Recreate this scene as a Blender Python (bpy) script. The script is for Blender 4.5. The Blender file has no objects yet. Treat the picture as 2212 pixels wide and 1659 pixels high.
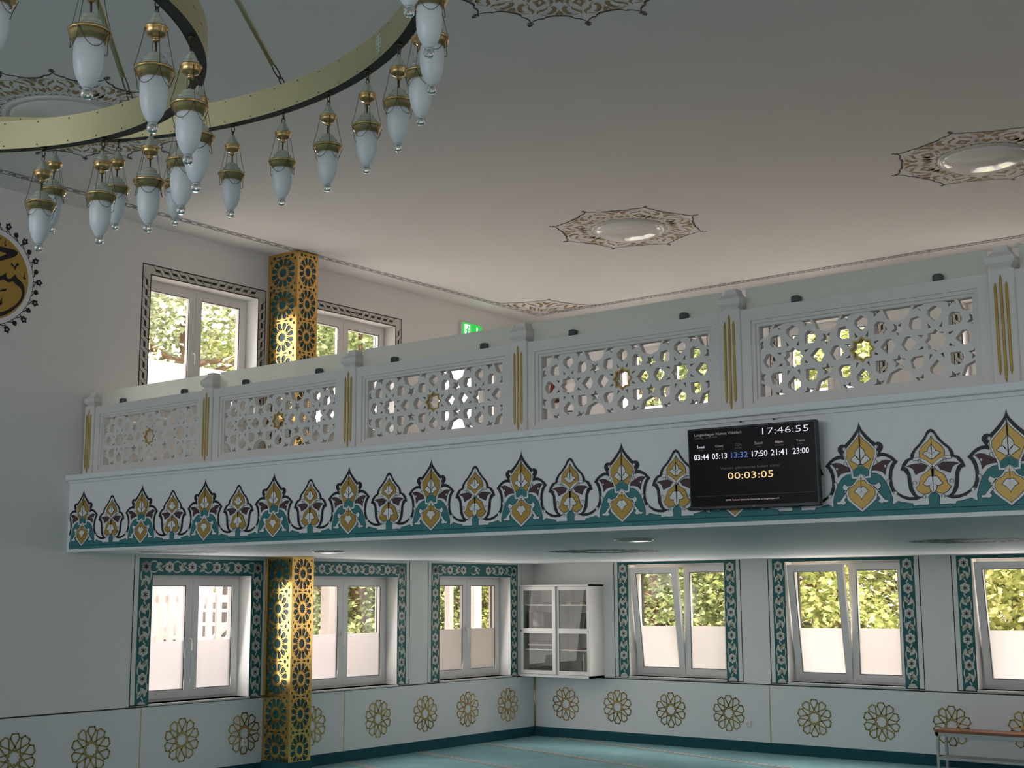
import bpy, math, random
from mathutils import Vector, Matrix
from mathutils.geometry import tessellate_polygon

# ------------------------------------------------------------------ scene, camera, light
scene = bpy.context.scene
C = scene.collection
PI = math.pi
scene.view_settings.view_transform = 'Standard'
scene.view_settings.look = 'None'
scene.view_settings.gamma = 1.0
scene.view_settings.use_curve_mapping = False
scene.view_settings.exposure = 0.45
scene.cycles.use_denoising = True
scene.cycles.max_bounces = 9
scene.cycles.diffuse_bounces = 5
scene.cycles.glossy_bounces = 4
scene.cycles.transmission_bounces = 6
scene.cycles.transparent_max_bounces = 12
scene.cycles.caustics_reflective = False
scene.cycles.caustics_refractive = False
scene.cycles.sample_clamp_indirect = 4.0

F_PX, YAW, PITCH, ROLL = 2880.2, -0.6635, 0.157, -0.0042
CAM = Vector((12.601, -16.648, 2.111))
cam_data = bpy.data.cameras.new('camera')
cam_data.sensor_width = 36.0
cam_data.lens = 36.0 * F_PX / 2212.0
cam_data.clip_start, cam_data.clip_end = 0.1, 300
cam = bpy.data.objects.new('camera', cam_data)
C.objects.link(cam)
fw = Vector((math.cos(PITCH)*math.sin(YAW), math.cos(PITCH)*math.cos(YAW), math.sin(PITCH)))
r0 = Vector((math.cos(YAW), -math.sin(YAW), 0)); u0 = r0.cross(fw)
cr, sr = math.cos(ROLL), math.sin(ROLL)
rt = cr*r0 + sr*u0; up = -sr*r0 + cr*u0
cam.matrix_world = Matrix(((rt.x, up.x, -fw.x, CAM.x), (rt.y, up.y, -fw.y, CAM.y), (rt.z, up.z, -fw.z, CAM.z), (0, 0, 0, 1)))
scene.camera = cam

SKY = 2.0
world = bpy.data.worlds.new('sky'); scene.world = world
world.use_nodes = True
wn = world.node_tree.nodes; wl = world.node_tree.links
bg = wn['Background']; bg.inputs['Strength'].default_value = SKY
wc = wn.new('ShaderNodeTexCoord'); ws = wn.new('ShaderNodeSeparateXYZ'); wr = wn.new('ShaderNodeValToRGB')
wl.new(wc.outputs['Generated'], ws.inputs[0]); wl.new(ws.outputs['Z'], wr.inputs[0]); wl.new(wr.outputs['Color'], bg.inputs['Color'])
wr.color_ramp.elements[0].position = 0.0; wr.color_ramp.elements[0].color = (0.95, 0.86, 0.80, 1)
wr.color_ramp.elements[1].position = 0.7; wr.color_ramp.elements[1].color = (0.86, 0.88, 0.92, 1)

def lamp(name, kind, loc, direction, energy, color, size=None, size_y=None):
    d = bpy.data.lights.new(name, kind); d.energy = energy; d.color = color
    if kind == 'AREA':
        d.shape = 'RECTANGLE'; d.size = size; d.size_y = size_y
    o = bpy.data.objects.new(name, d); C.objects.link(o); o.location = loc
    o.rotation_euler = Vector(direction).to_track_quat('-Z', 'Y').to_euler()
    return o
sun = lamp('sun', 'SUN', (20, -30, 40), (-0.55, 0.45, -0.72), 7.5, (1.0, 0.93, 0.80)); sun.data.angle = 0.02
# daylight of the hall's other windows (right and front walls, behind and beside the camera)
COOL = (0.93, 0.96, 1.0)
for k, yy in enumerate((-5.5, -10.5, -15.5, -20.5)):
    lamp('daylight_right', 'AREA', (15.3, yy, 3.6), (-1, 0, 0.0), 14, COOL, 1.8, 3.2)
for k, xx in enumerate((2.5, 6.0, 10.0)):
    lamp('daylight_front', 'AREA', (xx, -26.3, 3.6), (0, 1, 0.0), 118, COOL, 1.8, 3.2)
# open sky over the garden, and the daylight that the left and back windows let into the room
WARM = (1.0, 0.94, 0.90)
lamp('sky_left', 'AREA', (-3.4, -3.6, 9.0), (0.80, 0.0, -0.62), 3000, WARM, 4.0, 8.5)
lamp('sky_back', 'AREA', (5.2, 3.4, 9.0), (0.0, -0.80, -0.62), 3200, WARM, 9.0, 4.0)
for yy, zz, hh in ((-6.42, 1.64, 1.3), (-3.92, 1.64, 1.3), (-1.40, 1.64, 1.3), (-6.51, 5.0, 1.4), (-4.0, 5.0, 1.4), (-1.6, 4.7, 1.7)):
    lamp('window_daylight', 'AREA', (-0.13, yy, zz), (1, 0, -0.15), 9 if zz < 3 else 5.5, WARM, 1.35, hh)
for xx, zz, hh in ((2.53, 1.74, 1.4), (5.07, 1.74, 1.4), (7.61, 1.74, 1.4), (2.43, 5.0, 1.4), (5.01, 5.0, 1.4), (7.59, 5.0, 1.4), (10.2, 1.74, 1.4), (12.8, 1.74, 1.4)):
    lamp('window_daylight', 'AREA', (xx, 0.13 if zz > 3 else -0.03, zz), (0, -1, -0.15), 9 if zz < 3 else 5, WARM, 1.35, hh)

# ------------------------------------------------------------------ materials
def mat(name, col, rough=0.6, metal=0.0, noise=0.0, nscale=8.0, bump=0.0, bscale=60.0, spec=0.5, coat=0.0):
    m = bpy.data.materials.new(name); m.use_nodes = True
    n = m.node_tree.nodes; l = m.node_tree.links; p = n['Principled BSDF']
    p.inputs['Base Color'].default_value = (*col, 1); p.inputs['Roughness'].default_value = rough
    p.inputs['Metallic'].default_value = metal; p.inputs['Specular IOR Level'].default_value = spec
    if coat: p.inputs['Coat Weight'].default_value = coat; p.inputs['Coat Roughness'].default_value = 0.04
    tc = n.new('ShaderNodeTexCoord')
    if noise:
        t = n.new('ShaderNodeTexNoise'); t.inputs['Scale'].default_value = nscale; t.inputs['Detail'].default_value = 4
        l.new(tc.outputs['Object'], t.inputs['Vector'])
        mx = n.new('ShaderNodeMix'); mx.data_type = 'RGBA'; mx.blend_type = 'MULTIPLY'
        r = n.new('ShaderNodeMapRange'); r.inputs[3].default_value = 1 - noise; r.inputs[4].default_value = 1 + noise*0.4
        l.new(t.outputs['Fac'], r.inputs[0])
        mx.inputs[0].default_value = 1.0; mx.inputs[6].default_value = (*col, 1); l.new(r.outputs[0], mx.inputs[7])
        l.new(mx.outputs[2], p.inputs['Base Color'])
    if bump:
        t2 = n.new('ShaderNodeTexNoise'); t2.inputs['Scale'].default_value = bscale; t2.inputs['Detail'].default_value = 3
        l.new(tc.outputs['Object'], t2.inputs['Vector'])
        b = n.new('ShaderNodeBump'); b.inputs['Strength'].default_value = bump; b.inputs['Distance'].default_value = 0.01
        l.new(t2.outputs['Fac'], b.inputs['Height']); l.new(b.outputs[0], p.inputs['Normal'])
    return m

def thin_glass(name, tint=(1, 1, 1), refl=0.10):
    m = bpy.data.materials.new(name); m.use_nodes = True
    n = m.node_tree.nodes; l = m.node_tree.links; n.remove(n['Principled BSDF'])
    t = n.new('ShaderNodeBsdfTransparent'); t.inputs[0].default_value = (*tint, 1)
    g = n.new('ShaderNodeBsdfGlossy'); g.inputs['Roughness'].default_value = 0.02
    fr = n.new('ShaderNodeLayerWeight'); fr.inputs[0].default_value = 0.12
    mr = n.new('ShaderNodeMapRange'); mr.inputs[3].default_value = refl*0.35; mr.inputs[4].default_value = refl*3
    l.new(fr.outputs['Fresnel'], mr.inputs[0])
    mx = n.new('ShaderNodeMixShader'); l.new(mr.outputs[0], mx.inputs[0]); l.new(t.outputs[0], mx.inputs[1]); l.new(g.outputs[0], mx.inputs[2])
    l.new(mx.outputs[0], n['Material Output'].inputs[0]); return m

def frosted(name, col, trans=0.7, clear=0.0, gloss=0.08, rough=0.3):
    m = bpy.data.materials.new(name); m.use_nodes = True
    n = m.node_tree.nodes; l = m.node_tree.links; n.remove(n['Principled BSDF'])
    d = n.new('ShaderNodeBsdfDiffuse'); d.inputs[0].default_value = (*col, 1)
    t = n.new('ShaderNodeBsdfTranslucent'); t.inputs[0].default_value = (*col, 1)
    mx = n.new('ShaderNodeMixShader'); mx.inputs[0].default_value = trans
    l.new(d.outputs[0], mx.inputs[1]); l.new(t.outputs[0], mx.inputs[2])
    last = mx
    if clear:
        tr = n.new('ShaderNodeBsdfTransparent'); m2 = n.new('ShaderNodeMixShader'); m2.inputs[0].default_value = clear
        l.new(last.outputs[0], m2.inputs[1]); l.new(tr.outputs[0], m2.inputs[2]); last = m2
    g = n.new('ShaderNodeBsdfGlossy'); g.inputs['Roughness'].default_value = rough
    m3 = n.new('ShaderNodeMixShader'); m3.inputs[0].default_value = gloss
    l.new(last.outputs[0], m3.inputs[1]); l.new(g.outputs[0], m3.inputs[2])
    l.new(m3.outputs[0], n['Material Output'].inputs[0]); return m

def emis(name, col, s):
    m = bpy.data.materials.new(name); m.use_nodes = True
    p = m.node_tree.nodes['Principled BSDF']; p.inputs['Base Color'].default_value = (0.01, 0.01, 0.01, 1)
    p.inputs['Emission Color'].default_value = (*col, 1); p.inputs['Emission Strength'].default_value = s
    return m

def leafmat(name, c1, c2, c3):
    m = bpy.data.materials.new(name); m.use_nodes = True
    n = m.node_tree.nodes; l = m.node_tree.links; n.remove(n['Principled BSDF'])
    g = n.new('ShaderNodeNewGeometry'); r = n.new('ShaderNodeValToRGB')
    r.color_ramp.elements[0].color = (*c1, 1); r.color_ramp.elements[1].color = (*c3, 1)
    e = r.color_ramp.elements.new(0.5); e.color = (*c2, 1)
    l.new(g.outputs['Random Per Island'], r.inputs[0])
    d = n.new('ShaderNodeBsdfDiffuse'); t = n.new('ShaderNodeBsdfTranslucent'); mx = n.new('ShaderNodeMixShader'); mx.inputs[0].default_value = 0.45
    l.new(r.outputs[0], d.inputs[0]); l.new(r.outputs[0], t.inputs[0]); l.new(d.outputs[0], mx.inputs[1]); l.new(t.outputs[0], mx.inputs[2])
    l.new(mx.outputs[0], n['Material Output'].inputs[0]); return m

M = dict(
 wall=mat('wall_paint', (0.80, 0.79, 0.77), 0.85, bump=0.12, bscale=150),
 ceil=mat('ceiling_paint', (0.78, 0.775, 0.76), 0.9, bump=0.05, bscale=120),
 ext=mat('exterior_plaster', (0.86, 0.78, 0.74), 0.9, noise=0.1, nscale=30, bump=0.3, bscale=80),
 panel=mat('wainscot_board', (0.74, 0.75, 0.76), 0.35, spec=0.4),
 gap=mat('panel_joint', (0.03, 0.028, 0.022), 0.7),
 goldtrim=mat('gold_joint_strip', (0.62, 0.47, 0.22), 0.35, 0.8),
 fascia=mat('fascia_paint', (0.80, 0.81, 0.83), 0.7, bump=0.06, bscale=150),
 stone=mat('balustrade_stone', (0.76, 0.735, 0.705), 0.75, noise=0.10, nscale=3.0, bump=0.15, bscale=90),
 goldpaint=mat('gold_paint', (0.50, 0.33, 0.075), 0.5, 0.35, noise=0.18, nscale=14),
 ochre=mat('ochre_gold_paint', (0.48, 0.30, 0.06), 0.42, 0.25, noise=0.15, nscale=10),
 teal=mat('teal_paint', (0.035, 0.20, 0.215), 0.6, noise=0.08, nscale=5),
 tealdark=mat('teal_border_paint', (0.006, 0.125, 0.125), 0.55, noise=0.1, nscale=6),
 tealcol=mat('teal_column_panel', (0.004, 0.065, 0.075), 0.22),
 black=mat('black_paint', (0.006, 0.007, 0.009), 0.55),
 line=mat('dark_outline_paint', (0.02, 0.03, 0.035), 0.6),
 brown=mat('dark_brown_paint', (0.032, 0.022, 0.018), 0.7),
 purple=mat('plum_paint', (0.075, 0.032, 0.04), 0.6),
 white=mat('white_paint', (0.80, 0.80, 0.80), 0.6),
 cream=mat('cream_paint', (0.62, 0.60, 0.55), 0.7),
 khaki=mat('khaki_gold_paint', (0.33, 0.22, 0.085), 0.6, noise=0.1, nscale=9),
 tan=mat('tan_paint', (0.40, 0.30, 0.14), 0.6),
 gold=mat('polished_gold_metal', (0.78, 0.50, 0.16), 0.17, 1.0, noise=0.06, nscale=20),
 brass=mat('brushed_brass', (0.70, 0.62, 0.38), 0.40, 0.9, noise=0.22, nscale=1.6, bump=0.10, bscale=5),
 brassd=mat('antique_brass', (0.62, 0.41, 0.19), 0.30, 0.95, noise=0.2, nscale=30),
 bronze=mat('dark_bronze', (0.10, 0.075, 0.05), 0.45, 0.9),
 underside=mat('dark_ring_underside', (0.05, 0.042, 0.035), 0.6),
 capm=mat('pearly_glazed_cap', (0.56, 0.60, 0.50), 0.2, 0.25, coat=0.6),
 shade=frosted('frosted_lamp_glass', (0.93, 0.96, 0.99), 0.3, 0.02, 0.06, 0.35),
 ball=None, pvc=mat('white_window_plastic', (0.78, 0.76, 0.75), 0.32),
 sill=mat('stone_sill', (0.66, 0.62, 0.58), 0.35), dark=mat('dark_rail', (0.035, 0.03, 0.03), 0.5),
 gasket=mat('black_gasket', (0.01, 0.01, 0.01), 0.6),
 glass=thin_glass('window_glass'), frost=frosted('frosted_privacy_film', (0.68, 0.66, 0.66), 0.86, 0.0, 0.03, 0.5),
 satin=frosted('satin_screen_glass', (0.86, 0.88, 0.82), 0.5, 0.12, 0.06, 0.3),
 clip=mat('dark_chrome_clip', (0.12, 0.13, 0.14), 0.12, 1.0),
 gfloor=mat('beige_bounce_floor', (0.46, 0.42, 0.39), 0.95),  # unseen gallery floor; beige picked to bounce warm light onto the ceiling
 carpet=mat('teal_carpet', (0.20, 0.38, 0.40), 0.95, noise=0.3, nscale=2.2, bump=0.5, bscale=300),
 carpetw=mat('carpet_pale_motif', (0.50, 0.45, 0.40), 0.95, bump=0.5, bscale=300),
 skirt=mat('teal_carpet_skirting', (0.004, 0.075, 0.095), 0.9, bump=0.3, bscale=300),
 dome=mat('glossy_white_acrylic', (0.80, 0.80, 0.76), 0.12, coat=0.6),
 domerim=mat('lamp_rim', (0.60, 0.57, 0.53), 0.3, coat=0.3),
 tvframe=mat('television_bezel', (0.03, 0.03, 0.033), 0.35, 0.4), screen=mat('television_screen', (0.003, 0.003, 0.005), 0.22, spec=0.12),
 lacquer=mat('white_cabinet_lacquer', (0.80, 0.77, 0.75), 0.35), cabin=mat('cabinet_back_panel', (0.55, 0.50, 0.46), 0.6),
 cabglass=thin_glass('cabinet_glass', (0.93, 0.95, 0.94), 0.10),
 wood=mat('reddish_brown_seat_wood', (0.26, 0.085, 0.035), 0.3, noise=0.3, nscale=12), greym=mat('grey_painted_steel', (0.42, 0.43, 0.42), 0.4),
 socket=mat('white_socket_plastic', (0.80, 0.78, 0.75), 0.35), bark=mat('bark', (0.14, 0.085, 0.05), 0.9, noise=0.4, nscale=6, bump=0.6, bscale=14),
 grass=mat('pale_paved_yard', (0.62, 0.55, 0.49), 0.9, noise=0.15, nscale=1.5),
 whitewood=mat('white_painted_timber', (0.55, 0.52, 0.50), 0.6), riser=mat('brown_grey_stair_riser', (0.10, 0.085, 0.075), 0.7),
 leaf_y=leafmat('yellow_green_leaf', (0.22, 0.28, 0.09), (0.48, 0.51, 0.20), (0.74, 0.71, 0.36)),
 leaf_g=leafmat('mid_green_leaf', (0.13, 0.18, 0.07), (0.32, 0.38, 0.17), (0.56, 0.57, 0.30)),
 leaf_b=leafmat('blue_green_needle', (0.18, 0.21, 0.12), (0.38, 0.42, 0.26), (0.62, 0.62, 0.44)),
 green_e=emis('lit_green_sign', (0.02, 0.62, 0.07), 0.75), white_e=emis('lit_white_sign', (0.9, 1.0, 0.9), 0.9),
 t_white=emis('screen_white', (0.80, 0.76, 0.84), 0.75), t_grey=emis('screen_grey', (0.5, 0.46, 0.48), 0.35), t_dim=emis('screen_dim', (0.3, 0.28, 0.28), 0.14),
 t_blue=emis('screen_blue', (0.08, 0.13, 0.42), 0.7), t_org=emis('screen_amber', (0.95, 0.66, 0.28), 0.8), t_pink=emis('screen_pink', (0.8, 0.6, 0.58), 0.4),
)
gb = bpy.data.materials.new('clear_finial_glass'); gb.use_nodes = True
p = gb.node_tree.nodes['Principled BSDF']; p.inputs['Base Color'].default_value = (0.97, 1, 1, 1); p.inputs['Roughness'].default_value = 0.02
p.inputs['Transmission Weight'].default_value = 1.0; p.inputs['IOR'].default_value = 1.45; M['ball'] = gb

# ------------------------------------------------------------------ mesh helpers
class MB:
    """collects geometry for ONE mesh object"""
    def __init__(s): s.v = []; s.f = []; s.m = []; s.sm = []
    def add(s, vs, fs, m=0, smooth=False):
        b = len(s.v); s.v.extend(tuple(x) for x in vs)
        for f in fs: s.f.append(tuple(b + i for i in f)); s.m.append(m); s.sm.append(smooth)
        return s
    def box(s, x0, y0, z0, x1, y1, z1, m=0):
        if x0 > x1: x0, x1 = x1, x0
        if y0 > y1: y0, y1 = y1, y0
        if z0 > z1: z0, z1 = z1, z0
        return s.add([(x0,y0,z0),(x1,y0,z0),(x1,y1,z0),(x0,y1,z0),(x0,y0,z1),(x1,y0,z1),(x1,y1,z1),(x0,y1,z1)],
              [(3,2,1,0),(4,5,6,7),(0,1,5,4),(1,2,6,5),(2,3,7,6),(3,0,4,7)], m)
    def bbox(s, x0, y0, z0, x1, y1, z1, b=0.004, m=0):
        """box with chamfered edges"""
        if x0 > x1: x0, x1 = x1, x0
        if y0 > y1: y0, y1 = y1, y0
        if z0 > z1: z0, z1 = z1, z0
        b = min(b, (x1-x0)/2.2, (y1-y0)/2.2, (z1-z0)/2.2)
        def ring(z, k): return [(x0+k+b,y0+k,z),(x1-k-b,y0+k,z),(x1-k,y0+k+b,z),(x1-k,y1-k-b,z),(x1-k-b,y1-k,z),(x0+k+b,y1-k,z),(x0+k,y1-k-b,z),(x0+k,y0+k+b,z)]
        vs = ring(z0, b) + ring(z0+b, 0) + ring(z1-b, 0) + ring(z1, b)
        fs = [tuple(reversed(range(8))), tuple(range(24, 32))]
        for k in range(3):
            for i in range(8): fs.append((k*8+i, k*8+(i+1) % 8, k*8+8+(i+1) % 8, k*8+8+i))
        return s.add(vs, fs, m)
    def flat(s, loops, P, m=0):
        """filled polygon (outer loop then holes) through the mapping P(a, b) -> xyz"""
        pts = [Vector((a, b, 0)) for lp in loops for a, b in lp]
        tr = tessellate_polygon([[Vector((a, b, 0)) for a, b in lp] for lp in loops])
        out = []
        for t in tr:
            a, b, c = (pts[i] for i in t)
            out.append(t if (b-a).cross(c-a).z > 0 else (t[0], t[2], t[1]))
        return s.add([P(q.x, q.y) for q in pts], out, m)
    def plate(s, loops, P, d0, d1, m=0, ms=None):
        """extruded polygon: P(a, b, d); d0 the seen side"""
        s.flat(loops, lambda a, b: P(a, b, d0), m)
        k0 = len(s.f); s.flat(loops, lambda a, b: P(a, b, d1), m)
        for i in range(k0, len(s.f)): s.f[i] = tuple(reversed(s.f[i]))
        for lp in loops:
            n = len(lp); vs = [P(a, b, d0) for a, b in lp] + [P(a, b, d1) for a, b in lp]
            s.add(vs, [(i, i+n, (i+1) % n + n, (i+1) % n) for i in range(n)], m if ms is None else ms)
        return s
    def lathe(s, prof, c=(0, 0, 0), n=24, m=0, smooth=True, square=False, seg=None):
        """profile [(r, z)] turned about z"""
        vs, fs = [], []
        for r, z in prof:
            for i in range(n):
                a = 2*PI*(i+0.5)/n if square else 2*PI*i/n
                k = r*(math.sqrt(2) if square else 1)
                vs.append((c[0]+k*math.cos(a), c[1]+k*math.sin(a), c[2]+z))
        for j in range(len(prof)-1):
            for i in range(n): fs.append((j*n+i, j*n+(i+1) % n, (j+1)*n+(i+1) % n, (j+1)*n+i))
        if prof[0][0] > 1e-4: fs.append(tuple(reversed(range(n))))
        if prof[-1][0] > 1e-4: fs.append(tuple((len(prof)-1)*n+i for i in range(n)))
        return s.add(vs, fs, m, smooth)
    def tube(s, path, r, n=6, m=0, smooth=True, closed=False):
        path = [Vector(q) for q in path]; N = len(path); vs, fs = [], []
        rr = r if isinstance(r, (list, tuple)) else [r]*N
        for i, q in enumerate(path):
            t = (path[(i+1) % N] - path[i-1]) if closed else (path[min(i+1, N-1)] - path[max(i-1, 0)])
            t.normalize(); a = t.orthogonal().normalized() if abs(t.z) > 0.95 else t.cross(Vector((0, 0, 1))).normalized(); b = t.cross(a)
            for k in range(n): vs.append(q + rr[i]*(math.cos(2*PI*k/n)*a + math.sin(2*PI*k/n)*b))
        for i in range(N if closed else N-1):
            j = (i+1) % N
            for k in range(n): fs.append((i*n+k, i*n+(k+1) % n, j*n+(k+1) % n, j*n+k))
        if not closed: fs += [tuple(reversed(range(n))), tuple((N-1)*n+k for k in range(n))]
        return s.add(vs, fs, m, smooth)
    def build(s, name, mats, parent=None, loc=None, rotz=0.0):
        me = bpy.data.meshes.new(name); me.from_pydata(s.v, [], s.f); me.update()
        for mm in (mats if isinstance(mats, (list, tuple)) else [mats]): me.materials.append(M[mm] if isinstance(mm, str) else mm)
        if len(me.polygons) == len(s.m):
            me.polygons.foreach_set('material_index', s.m); me.polygons.foreach_set('use_smooth', s.sm)
        o = bpy.data.objects.new(name, me); C.objects.link(o)
        if parent: o.parent = parent
        if loc: o.location = loc
        if rotz: o.rotation_euler = (0, 0, rotz)
        return o

def tag(o, label=None, cat=None, group=None, kind=None):
    if label: o['label'] = label
    if cat: o['category'] = cat
    if group: o['group'] = group
    if kind: o['kind'] = kind
    return o
def empty(name, loc=(0, 0, 0), rotz=0.0):
    o = bpy.data.objects.new(name, None); o.empty_display_size = 0.1; C.objects.link(o); o.location = loc; o.rotation_euler = (0, 0, rotz); return o
def copy_tree(o, parent=None):
    c = o.copy(); C.objects.link(c)
    if parent: c.parent = parent
    for ch in list(o.children): copy_tree(ch, c)
    return c
def inflate(pts, d):
    """offset a closed polygon outwards by d"""
    n = len(pts); ar = sum(pts[i][0]*pts[(i+1) % n][1]-pts[(i+1) % n][0]*pts[i][1] for i in range(n)); sg = 1 if ar > 0 else -1
    out = []
    for i in range(n):
        (x0, y0), (x1, y1), (x2, y2) = pts[i-1], pts[i], pts[(i+1) % n]
        a = Vector((x1-x0, y1-y0)); b = Vector((x2-x1, y2-y1))
        if a.length < 1e-9 or b.length < 1e-9: out.append(pts[i]); continue
        a.normalize(); b.normalize(); n1 = Vector((a.y, -a.x))*sg; n2 = Vector((b.y, -b.x))*sg
        k = n1+n2
        if k.length < 0.3: k = n1
        k.normalize(); c = max(0.5, k.dot(n1)); q = Vector((x1, y1)) + k*(d/c); out.append((q.x, q.y))
    return out
def stroke(pts, w, taper=False):
    """polyline -> closed polygon of width w"""
    n = len(pts); L, R = [], []
    for i in range(n):
        a = Vector(pts[max(i-1, 0)]); b = Vector(pts[min(i+1, n-1)]); t = (b-a)
        if t.length < 1e-9: t = Vector((1, 0))
        t.normalize(); k = w/2
        if taper: k *= math.sin(PI*(0.08+0.84*i/(n-1)))
        q = Vector(pts[i]); L.append((q.x-t.y*k, q.y+t.x*k)); R.append((q.x+t.y*k, q.y-t.x*k))
    return L + R[::-1]
def arc(cx, cy, r, a0, a1, n=10, ry=None):
    return [(cx+r*math.cos(math.radians(a0+(a1-a0)*i/n)), cy+(ry or r)*math.sin(math.radians(a0+(a1-a0)*i/n))) for i in range(n+1)]
def clip_poly(pts, x0, x1, y0, y1):
    for ax, lim, sg in ((0, x0, 1), (0, x1, -1), (1, y0, 1), (1, y1, -1)):
        out = []
        for i in range(len(pts)):
            p, q = pts[i-1], pts[i]; dp, dq = sg*(p[ax]-lim), sg*(q[ax]-lim)
            if (dp >= 0) != (dq >= 0):
                t = dp/(dp-dq); out.append((p[0]+t*(q[0]-p[0]), p[1]+t*(q[1]-p[1])))
            if dq >= 0: out.append(q)
        pts = out
        if len(pts) < 3: return []
    return pts
def area2(pts): return abs(sum(pts[i-1][0]*pts[i][1]-pts[i][0]*pts[i-1][1] for i in range(len(pts))))/2
def smooth_loop(pts, it=1):
    for _ in range(it):
        out = []
        for i in range(len(pts)):
            p, q = pts[i], pts[(i+1) % len(pts)]
            out += [(0.75*p[0]+0.25*q[0], 0.75*p[1]+0.25*q[1]), (0.25*p[0]+0.75*q[0], 0.25*p[1]+0.75*q[1])]
        pts = out
    return pts

YF, ZL, ZC = -8.271, 2.584, 6.382      # facade plane of the gallery, soffit and ceiling heights
XR, YB = 15.5, -26.5                   # far ends of the hall
LEFT = PI/2                            # rotation of things built for the left wall: local x -> world y, local y -> world -x
# ------------------------------------------------------------------ room shell
def wall(name, u0, u1, z0, z1, holes, loc=(0, 0, 0), rot=0.0, t_in=0.21, t_out=0.21, mi='wall'):
    mb = MB()
    us = sorted({u0, u1, *[h[0] for h in holes], *[h[1] for h in holes]}); zs = sorted({z0, z1, *[h[2] for h in holes], *[h[3] for h in holes]})
    inside = lambda u, z: any(h[0] < u < h[1] and h[2] < z < h[3] for h in holes)
    for (d0, d1, m) in ((0, t_in, 0), (t_in, t_in+t_out, 1)):
        for i in range(len(us)-1):
            for j in range(len(zs)-1):
                a, b, c, d = us[i], us[i+1], zs[j], zs[j+1]
                if inside((a+b)/2, (c+d)/2): continue
                mb.add([(a, d0, c), (b, d0, c), (b, d0, d), (a, d0, d)], [(0, 1, 2, 3)], m)
                mb.add([(a, d1, c), (b, d1, c), (b, d1, d), (a, d1, d)], [(3, 2, 1, 0)], m)
                for (p, q, du, dz) in (((a, c), (b, c), 0, -1), ((b, c), (b, d), 1, 0), ((b, d), (a, d), 0, 1), ((a, d), (a, c), -1, 0)):
                    nu, nz = (a+b)/2+du*(b-a), (c+d)/2+dz*(d-c)
                    mu, mz = (p[0]+q[0])/2+du*1e-4, (p[1]+q[1])/2+dz*1e-4
                    if inside(mu, mz) or mu < u0 or mu > u1 or mz < z0 or mz > z1:
                        mb.add([(p[0], d0, p[1]), (p[0], d1, p[1]), (q[0], d1, q[1]), (q[0], d0, q[1])], [(0, 1, 2, 3)], m)
    o = mb.build(name, [mi, 'ext'], loc=loc, rotz=rot); tag(o, kind='structure'); return o

WIN_L = [(-7.145, -5.692, 0.925, 2.355), (-4.745, -3.09, 0.925, 2.36), (-2.215, -0.592, 0.925, 2.375)]
WIN_LU = [(-7.323, -5.70, 4.25, 5.80), (-4.82, -3.185, 4.25, 5.84)]
DOOR_L = (-2.25, -0.98, 3.40, 5.66)
WIN_B = [(1.737, 3.335, 0.945, 2.545), (4.263, 5.885, 0.945, 2.54), (6.802, 8.42, 0.945, 2.535)]
WIN_BU = [(1.70, 3.16, 4.25, 5.80), (4.283, 5.737, 4.25, 5.80), (6.862, 8.32, 4.25, 5.80)]
wall('wall_left', YB, 0.42, -0.25, 6.7, WIN_L + WIN_LU + [DOOR_L], rot=LEFT)
wall('wall_back', 0.0, XR, -0.25, 6.7, WIN_B + WIN_BU)
wall('wall_right', YB, 0.42, -0.25, 6.7, [], loc=(XR+0.001, 0, 0), rot=LEFT)
bpy.data.objects['wall_right'].location = (XR+0.42, 0, 0)
wall('wall_front', -0.42, XR+0.42, -0.25, 6.7, [], loc=(0, YB-0.42, 0))
tag(MB().box(0, YB, -0.25, XR, 0, 0).build('floor', 'carpet'), kind='structure')
ceiling = tag(MB().box(0, YB, ZC, XR, 0, ZC+0.3).build('ceiling', 'ceil'), kind='structure')

# pale woven rows in the carpet (they run askew to the walls)
cb = MB()
for row in range(7):
    yb = 0.10 - 1.385*row
    if row > 2: pass
    def P(a, b, yb=yb): return (a, yb-0.28*a + b*1.04, 0.004)
    xa, xb = (0.02 if yb < 0 else 0.45), 9.5
    def P2(a, b): return P(a, b)
    n = int((xb-xa)/0.105)
    for e in (-0.058, 0.058): cb.flat([[(xa, e-0.006), (xb, e-0.006), (xb, e+0.006), (xa, e+0.006)]], P, 0)
    for k in range(n):
        x = xa + k*0.105
        cb.flat([[(x, -0.045), (x+0.06, -0.045), (x+0.088, 0.0), (x+0.06, 0.045), (x, 0.045), (x+0.028, 0.0)]], P, 0)
o = cb.build('woven_row_border', 'carpetw', parent=bpy.data.objects['floor'])

# skirting and wainscot
def skirting(name, segs):
    mb = MB()
    for s in segs: mb.box(*s)
    tag(mb.build(name, 'skirt'), kind='structure')
skirting('baseboard_left', [(0, YB, 0, 0.016, -5.47, 0.14), (0, -5.09, 0, 0.016, 0, 0.14)])
skirting('baseboard_back', [(0.016, -0.016, 0, XR, 0, 0.14)])
def wainscot(name, rot, joints, lo, hi, gaps):
    root = tag(empty(name, (0, 0, 0), rot), kind='structure')
    js = [lo] + joints + [hi]
    for a, b in zip(js[:-1], js[1:]):
        if any(g[0]-0.02 <= a and b <= g[1]+0.02 for g in gaps): continue
        MB().box(a+0.009, -0.012, 0.14, b-0.009, 0, 0.893).build('board', 'panel', root)
    for j in joints:
        if any(g[0] <= j <= g[1] for g in gaps): continue
        MB().box(j-0.009, -0.009, 0.14, j+0.009, 0, 0.893).build('joint_strip', 'goldtrim', root)
    mb = MB(); cur = lo
    for g in gaps + [(hi, hi)]:
        if g[0] > cur: mb.box(cur, -0.005, 0.893, g[0], 0, 0.908)
        cur = g[1]
    mb.build('top_joint', 'gap', root)
    return root
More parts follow.
